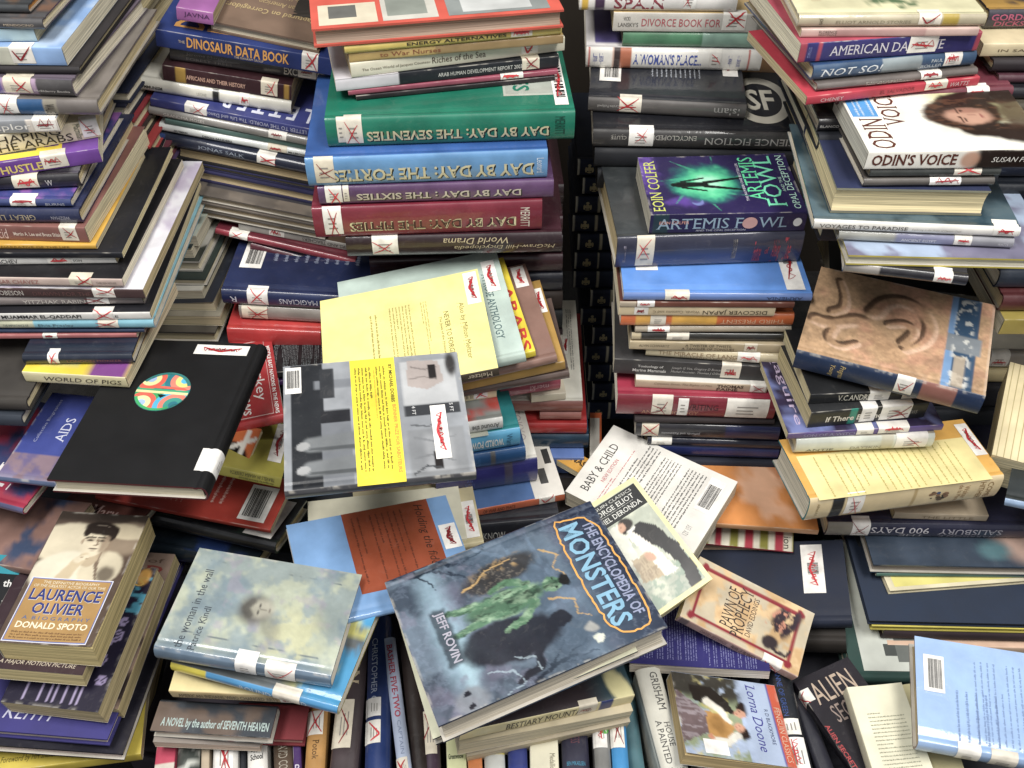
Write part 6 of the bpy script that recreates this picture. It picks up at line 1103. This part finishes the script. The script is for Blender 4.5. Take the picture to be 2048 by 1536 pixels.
# right bottom
quad((1711, 1358), (1905, 1364), (1830, 1080), (1641, 1080), .30, 14, 'h', 'S', '#24443e', 'tall dark green hardcover with white picture panel', rot=0, pr=[((.13, .06, .95, 1.0), '#c9cdc4'), ((.38, .16, .62, .24), '#4a4e4c'), ((.50, .12, .78, .40), '#6a6e6a')], mott=.1)
quad((1844, 1490), (2170, 1552), (2150, 1325), (1822, 1273), .405, 20, 'j', 'S', '#8fb0dc', 'pale blue back cover with barcode and fine print', lift=.006, rot=180, mott=.03, top=plain('#8fb0dc', .03), edge='#5a2a2c', spine='#8aa6cc', bc=[(.82, .16, .95, .50, 'barr')], blurb=[(.50, .45, .80, .90, 5, '#6a86b4', 'v', .3), (.30, .15, .66, .88, 9, '#6a86b4', 'v', .3), (.02, .15, .28, .88, 9, '#6a86b4', 'v', .3)], lab=[(.24, .38, None, .008), (.44, .6, None, .006)])
quad((1775, 1640), (1895, 1630), (1802, 1367), (1693, 1374), .35, 16, 'p', 'W', '#dcd8bc', 'cream back cover with a column of small print', lift=.008, rot=0, mott=.04, top=plain('#dedabf', .04), blurb=[(.22, .2, .85, .80, 20, '#8a8a74', '', .35)])
quad((1860, 1640), (1960, 1630), (1870, 1360), (1800, 1370), .33, 12, 'j', 'W', '#cfc698', 'straw book with red torn jacket edge', rot=0, edge='#8a2c34', mott=.1)
quad((1722, 1570), (1850, 1520), (1690, 1312), (1591, 1366), .325, 14, 'p', 'W', '#1e1a22', 'black science fiction paperback with red spine lettering', rot=0, tt=[('ALIEN', .15, .72, .85, .92, '#b9a490', ''), ('SECRETS', .25, .52, .95, .68, '#8d7c74', '')], lab=[(.1, .22, 'x')], mott=.4)
bk = BOOKS[-1]; m = MB(); bk.text_top(m, 'ALIEN SECRETS', .02, .12, .09, .55, '#a83a3c', 'vb'); m.build('edge_lettering', M_K, bk.root)

# paperbacks under the monster book
quad((822, 1340), (890, 1482), (1010, 1430), (930, 1290), .40, 14, 'h', 'E', '#dcdcb8', 'pale book edge showing under the monster encyclopedia', mott=.04) if 0 else None
quad((862, 1482), (1275, 1300), (1150, 1060), (790, 1205), .458, 14, 'j', 'N', '#dcdcc0', 'pale jacketed book directly under the monster encyclopedia', page='#d8ceb4', mott=.05, edge='#3c4048')
quad((926, 1464), (1267, 1392), (1235, 1290), (890, 1360), .41, 18, 'p', 'S', '#2a2228', 'black covered bestiary paperback with cream spine', spine='#dccf9c', top=lambda p, q, W, H: mix(mix(plain('#2a2026', .3)(p, q, W, H), '#2c4a54', sst(.7, .95, p)), '#d8cf98', ell(p*W, q*H, W*.93, H*.2, 1.2, 2.5, 20, .2)), tx=[('BESTIARY MOUNTAIN', .26, .74, .15, .85, '#33291c', 's')], lab=[(.67, .78, 's', .006)], sp=[(.80, .87, '#28346c')])
quad((924, 1490), (1262, 1424), (1240, 1330), (895, 1395), .386, 20, 'p', 'N', '#b9ad90', 'dog eared paperback with thick cream pages', page='#dccfae')
quad((940, 1512), (1255, 1446), (1240, 1350), (910, 1420), .358, 14, 'p', 'N', '#a89c84', 'cream paged paperback lowest under the monster book', page='#d2c4a4')

# ================================================================ books packed upright, spines up
U = lambda x0, x1, v, a, b, w, z, kind, col, desc, **k: upright(x0, x1, v, a, b, w, z, kind, col, desc, **k)
U(300, 344, 1590, 318, 352, 1470, .32, 'p', '#b9405a', 'pink spined book standing at the bottom left', hcm=15, sp=[(.2, .5, '#c9c0b4')])
U(346, 398, 1590, 356, 398, 1475, .315, 'j', '#6a706c', 'book with foliage pictured spine', hcm=15, c2='#c9ccc4', sfn=lambda s, t, a, b: mix(plain('#4a504c', .4)(s, t, a, b), '#c9ccc4', sst(.5, .58, fbm(s*a, t*b, 1.4, 3))))
U(400, 418, 1590, 404, 418, 1475, .32, 'p', '#b9a890', 'narrow beige spined book', hcm=15)
U(422, 474, 1590, 428, 474, 1470, .322, 'j', '#dcdad4', 'white spined book with green dot sticker', hcm=15, mott=.05, lab=[(.35, .9, 'x', .0)], tx=[])
U(477, 492, 1590, 478, 492, 1470, .31, 'h', '#22262c', 'slim black spined book', hcm=15)
U(494, 536, 1590, 494, 532, 1470, .322, 'j', '#dcdad4', 'white spined school library book', hcm=15, mott=.05, tx=[('Upper', .70, .80, .15, .9, '#23272a', 'wsb' if 0 else 'vb'), ('School', .58, .68, .12, .92, '#23272a', 'vb')], lab=[(.2, .45, 'x', .0)])
U(548, 590, 1590, 546, 582, 1470, .315, 'j', '#5a4a3c', 'brown spined book with grey capitals', hcm=15, tx=[('DAVID COPPER', .2, .9, .2, .8, '#a8a090', 'fs')])
U(590, 606, 1590, 584, 600, 1470, .317, 'p', '#4a2c6a', 'purple spined book lettered B', hcm=15, tx=[('B', .35, .5, .1, .9, '#c9c4d4', 'v')])
U(604, 646, 1590, 618, 656, 1400, .33, 'j', '#b98a4c', 'caramel spined book with crossed label', hcm=18, lab=[(.62, .88, 'x', .0)], tx=[('Potok', .36, .56, .3, .7, '#4b3418', 'vs' if 0 else 'fs')])
U(648, 712, 1600, 690, 738, 1260, .335, 'j', '#43393c', 'charcoal spined book with long white label', hcm=20, lab=[(.28, .56, 'v', .0, .3)], tx=[('TURN', .66, .95, .2, .7, '#b9a88a', 'fsb')])
U(720, 784, 1600, 742, 776, 1230, .345, 'j', '#23386e', 'navy spined book in plastic with white stickers', hcm=20, tx=[('CHRISTOPHER C', .50, .86, .55, .85, '#b9c4d8', 'f')], lab=[(.42, .52, None, .0, .35), (.28, .40, 'v', .0, .35)], bulge=.006)
U(798, 836, 1600, 768, 786, 1275, .345, 'j', '#a8b4cc', 'thin pale blue spined biography with red capitals', hcm=22, tx=[('BASHER FIVE-TWO', .48, .95, .2, .85, '#a83048', 'fsb'), ('CAPTAIN', .26, .46, .3, .7, '#7a86a4', 'f')], lab=[(.1, .24, 'x', .0)])
U(838, 860, 1600, 790, 842, 1275, .335, 'j', '#2b2220', 'dark portrait jacketed book leaning beside the thin biography', hcm=22, c2='#8a5a40')
U(848, 884, 1600, 840, 874, 1380, .335, 'j', '#3c2c3c', 'plum spined school library book', hcm=20, lab=[(.40, .80, 'x', .0, .05)], bulge=.004)
U(896, 936, 1600, 890, 928, 1420, .335, 'p', '#c9cc9c', 'pale lime spined book', hcm=18, mott=.06, tx=[('Greenwillow', .44, .50, .1, .95, '#3c4430', 'vb' if 0 else 'vb')])
U(938, 968, 1600, 932, 960, 1430, .33, 'p', '#c87a44', 'orange spined book standing upright', hcm=18)
U(971, 1014, 1600, 966, 1006, 1440, .335, 'j', '#c9ccc8', 'grey white spined book with yellow corner', hcm=18, sp=[(.55, .8, '#d8c85c')], mott=.3)
U(1018, 1058, 1600, 1014, 1052, 1430, .335, 'j', '#2c3c8c', 'royal blue spined book beside an orange one', hcm=18, sp=[(.4, 1, '#2c3a80')])
U(1062, 1120, 1600, 1058, 1114, 1420, .34, 'p', '#d9d4bc', 'broad cream spined book', hcm=18, mott=.08, tx=[('Medallion', .3, .5, .1, .3, '#6a6450', 'f')])
U(1128, 1184, 1600, 1120, 1172, 1400, .335, 'j', '#2c2c40', 'dark indigo spined book with anchor', hcm=18, tx=[('BEN MIKAELSEN', .33, .37, .1, .9, '#3f8fb0', 'v'), ('DARKNESS', .55, .8, .3, .7, '#6a3c48', 'f')], bulge=.004)
U(1194, 1228, 1600, 1182, 1214, 1390, .338, 'j', '#7a7a78', 'grey spined book with green dot', hcm=18, lab=[(.48, .82, 's', .0, .05, (.5, .2, '#5ab84c'))])
U(1230, 1264, 1600, 1216, 1248, 1390, .338, 'j', '#3088c4', 'bright blue spined book with white label', hcm=18, lab=[(.48, .84, 'x', .0, .05)])
U(1266, 1300, 1600, 1232, 1262, 1330, .31, 'j', '#4a7078', 'teal speckled jacketed book standing', hcm=18, c2='#a9bcc0', mott=.5)
U(1338, 1400, 1600, 1272, 1318, 1335, .345, 'j', '#d2d0c4', 'tall cream white spined novel', hcm=20, mott=.06, tx=[('GRISHAM', .66, .96, .15, .5, '#3c3c3c', 'fs'), ('A PAINTED', .26, .58, .55, .82, '#3c3c3c', 'fs'), ('HOUSE', .38, .56, .2, .46, '#3c3c3c', 'fs'), ('Upper', .19, .23, .1, .8, '#3c3c3c', 'vb'), ('School', .14, .18, .1, .8, '#3c3c3c', 'vb')])
U(1586, 1650, 1600, 1536, 1574, 1330, .33, 'j', '#1f2228', 'black spined book with two white labels', hcm=20, lab=[(.46, .58, None, .0), (.18, .44, 's', .0, .05, (.3, .85, '#5ab84c'))], tx=[('ANNE OF GREEN', .60, .95, .5, .75, '#2c4a8c', 'f')], bulge=.004)
U(1654, 1700, 1600, 1578, 1604, 1372, .30, 'j', '#2a2a34', 'smoky plastic covered book standing', hcm=18, c2='#8a8a94')
U(1400, 1440, 1600, 1395, 1430, 1500, .30, 'p', '#c9c4bc', 'white labelled book under the sky blue romance', hcm=15, lab=[(.3, .8, 's', .0)])
U(1460, 1520, 1600, 1455, 1510, 1500, .29, 'p', '#b9a03c', 'golden spined book under the sky blue romance', hcm=15)

# ---------------------------------------------------------------- deep filling of the heap: large dull hardcovers on the floor
R = random.Random(12)
k = 0
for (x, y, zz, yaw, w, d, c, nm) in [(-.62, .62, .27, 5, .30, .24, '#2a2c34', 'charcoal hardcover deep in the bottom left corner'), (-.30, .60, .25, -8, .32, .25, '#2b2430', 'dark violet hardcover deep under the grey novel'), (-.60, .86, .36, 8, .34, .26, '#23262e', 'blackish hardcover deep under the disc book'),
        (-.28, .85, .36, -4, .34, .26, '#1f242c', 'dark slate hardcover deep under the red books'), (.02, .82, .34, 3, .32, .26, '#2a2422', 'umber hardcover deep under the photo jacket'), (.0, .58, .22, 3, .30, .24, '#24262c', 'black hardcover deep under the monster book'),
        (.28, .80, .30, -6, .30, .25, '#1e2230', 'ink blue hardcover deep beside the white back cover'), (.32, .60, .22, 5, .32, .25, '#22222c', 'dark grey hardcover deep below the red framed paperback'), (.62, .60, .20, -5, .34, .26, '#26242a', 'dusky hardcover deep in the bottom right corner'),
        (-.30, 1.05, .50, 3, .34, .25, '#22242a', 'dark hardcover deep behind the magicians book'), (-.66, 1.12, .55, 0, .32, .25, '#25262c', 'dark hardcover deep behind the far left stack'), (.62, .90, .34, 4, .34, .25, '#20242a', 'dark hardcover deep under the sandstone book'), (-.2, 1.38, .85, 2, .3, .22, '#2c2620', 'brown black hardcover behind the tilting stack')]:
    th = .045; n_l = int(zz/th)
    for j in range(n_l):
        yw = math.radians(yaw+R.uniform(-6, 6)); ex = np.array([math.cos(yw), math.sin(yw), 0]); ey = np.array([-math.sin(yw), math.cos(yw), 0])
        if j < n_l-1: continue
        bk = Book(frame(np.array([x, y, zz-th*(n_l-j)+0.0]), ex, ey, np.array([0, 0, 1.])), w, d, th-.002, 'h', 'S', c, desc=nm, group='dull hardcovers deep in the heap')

# ---------------------------------------------------------------- labels
seen = {}
for b in BOOKS:
    b.root['label'] = b.desc
    seen.setdefault(b.desc, []).append(b)
bpy.context.view_layer.update()
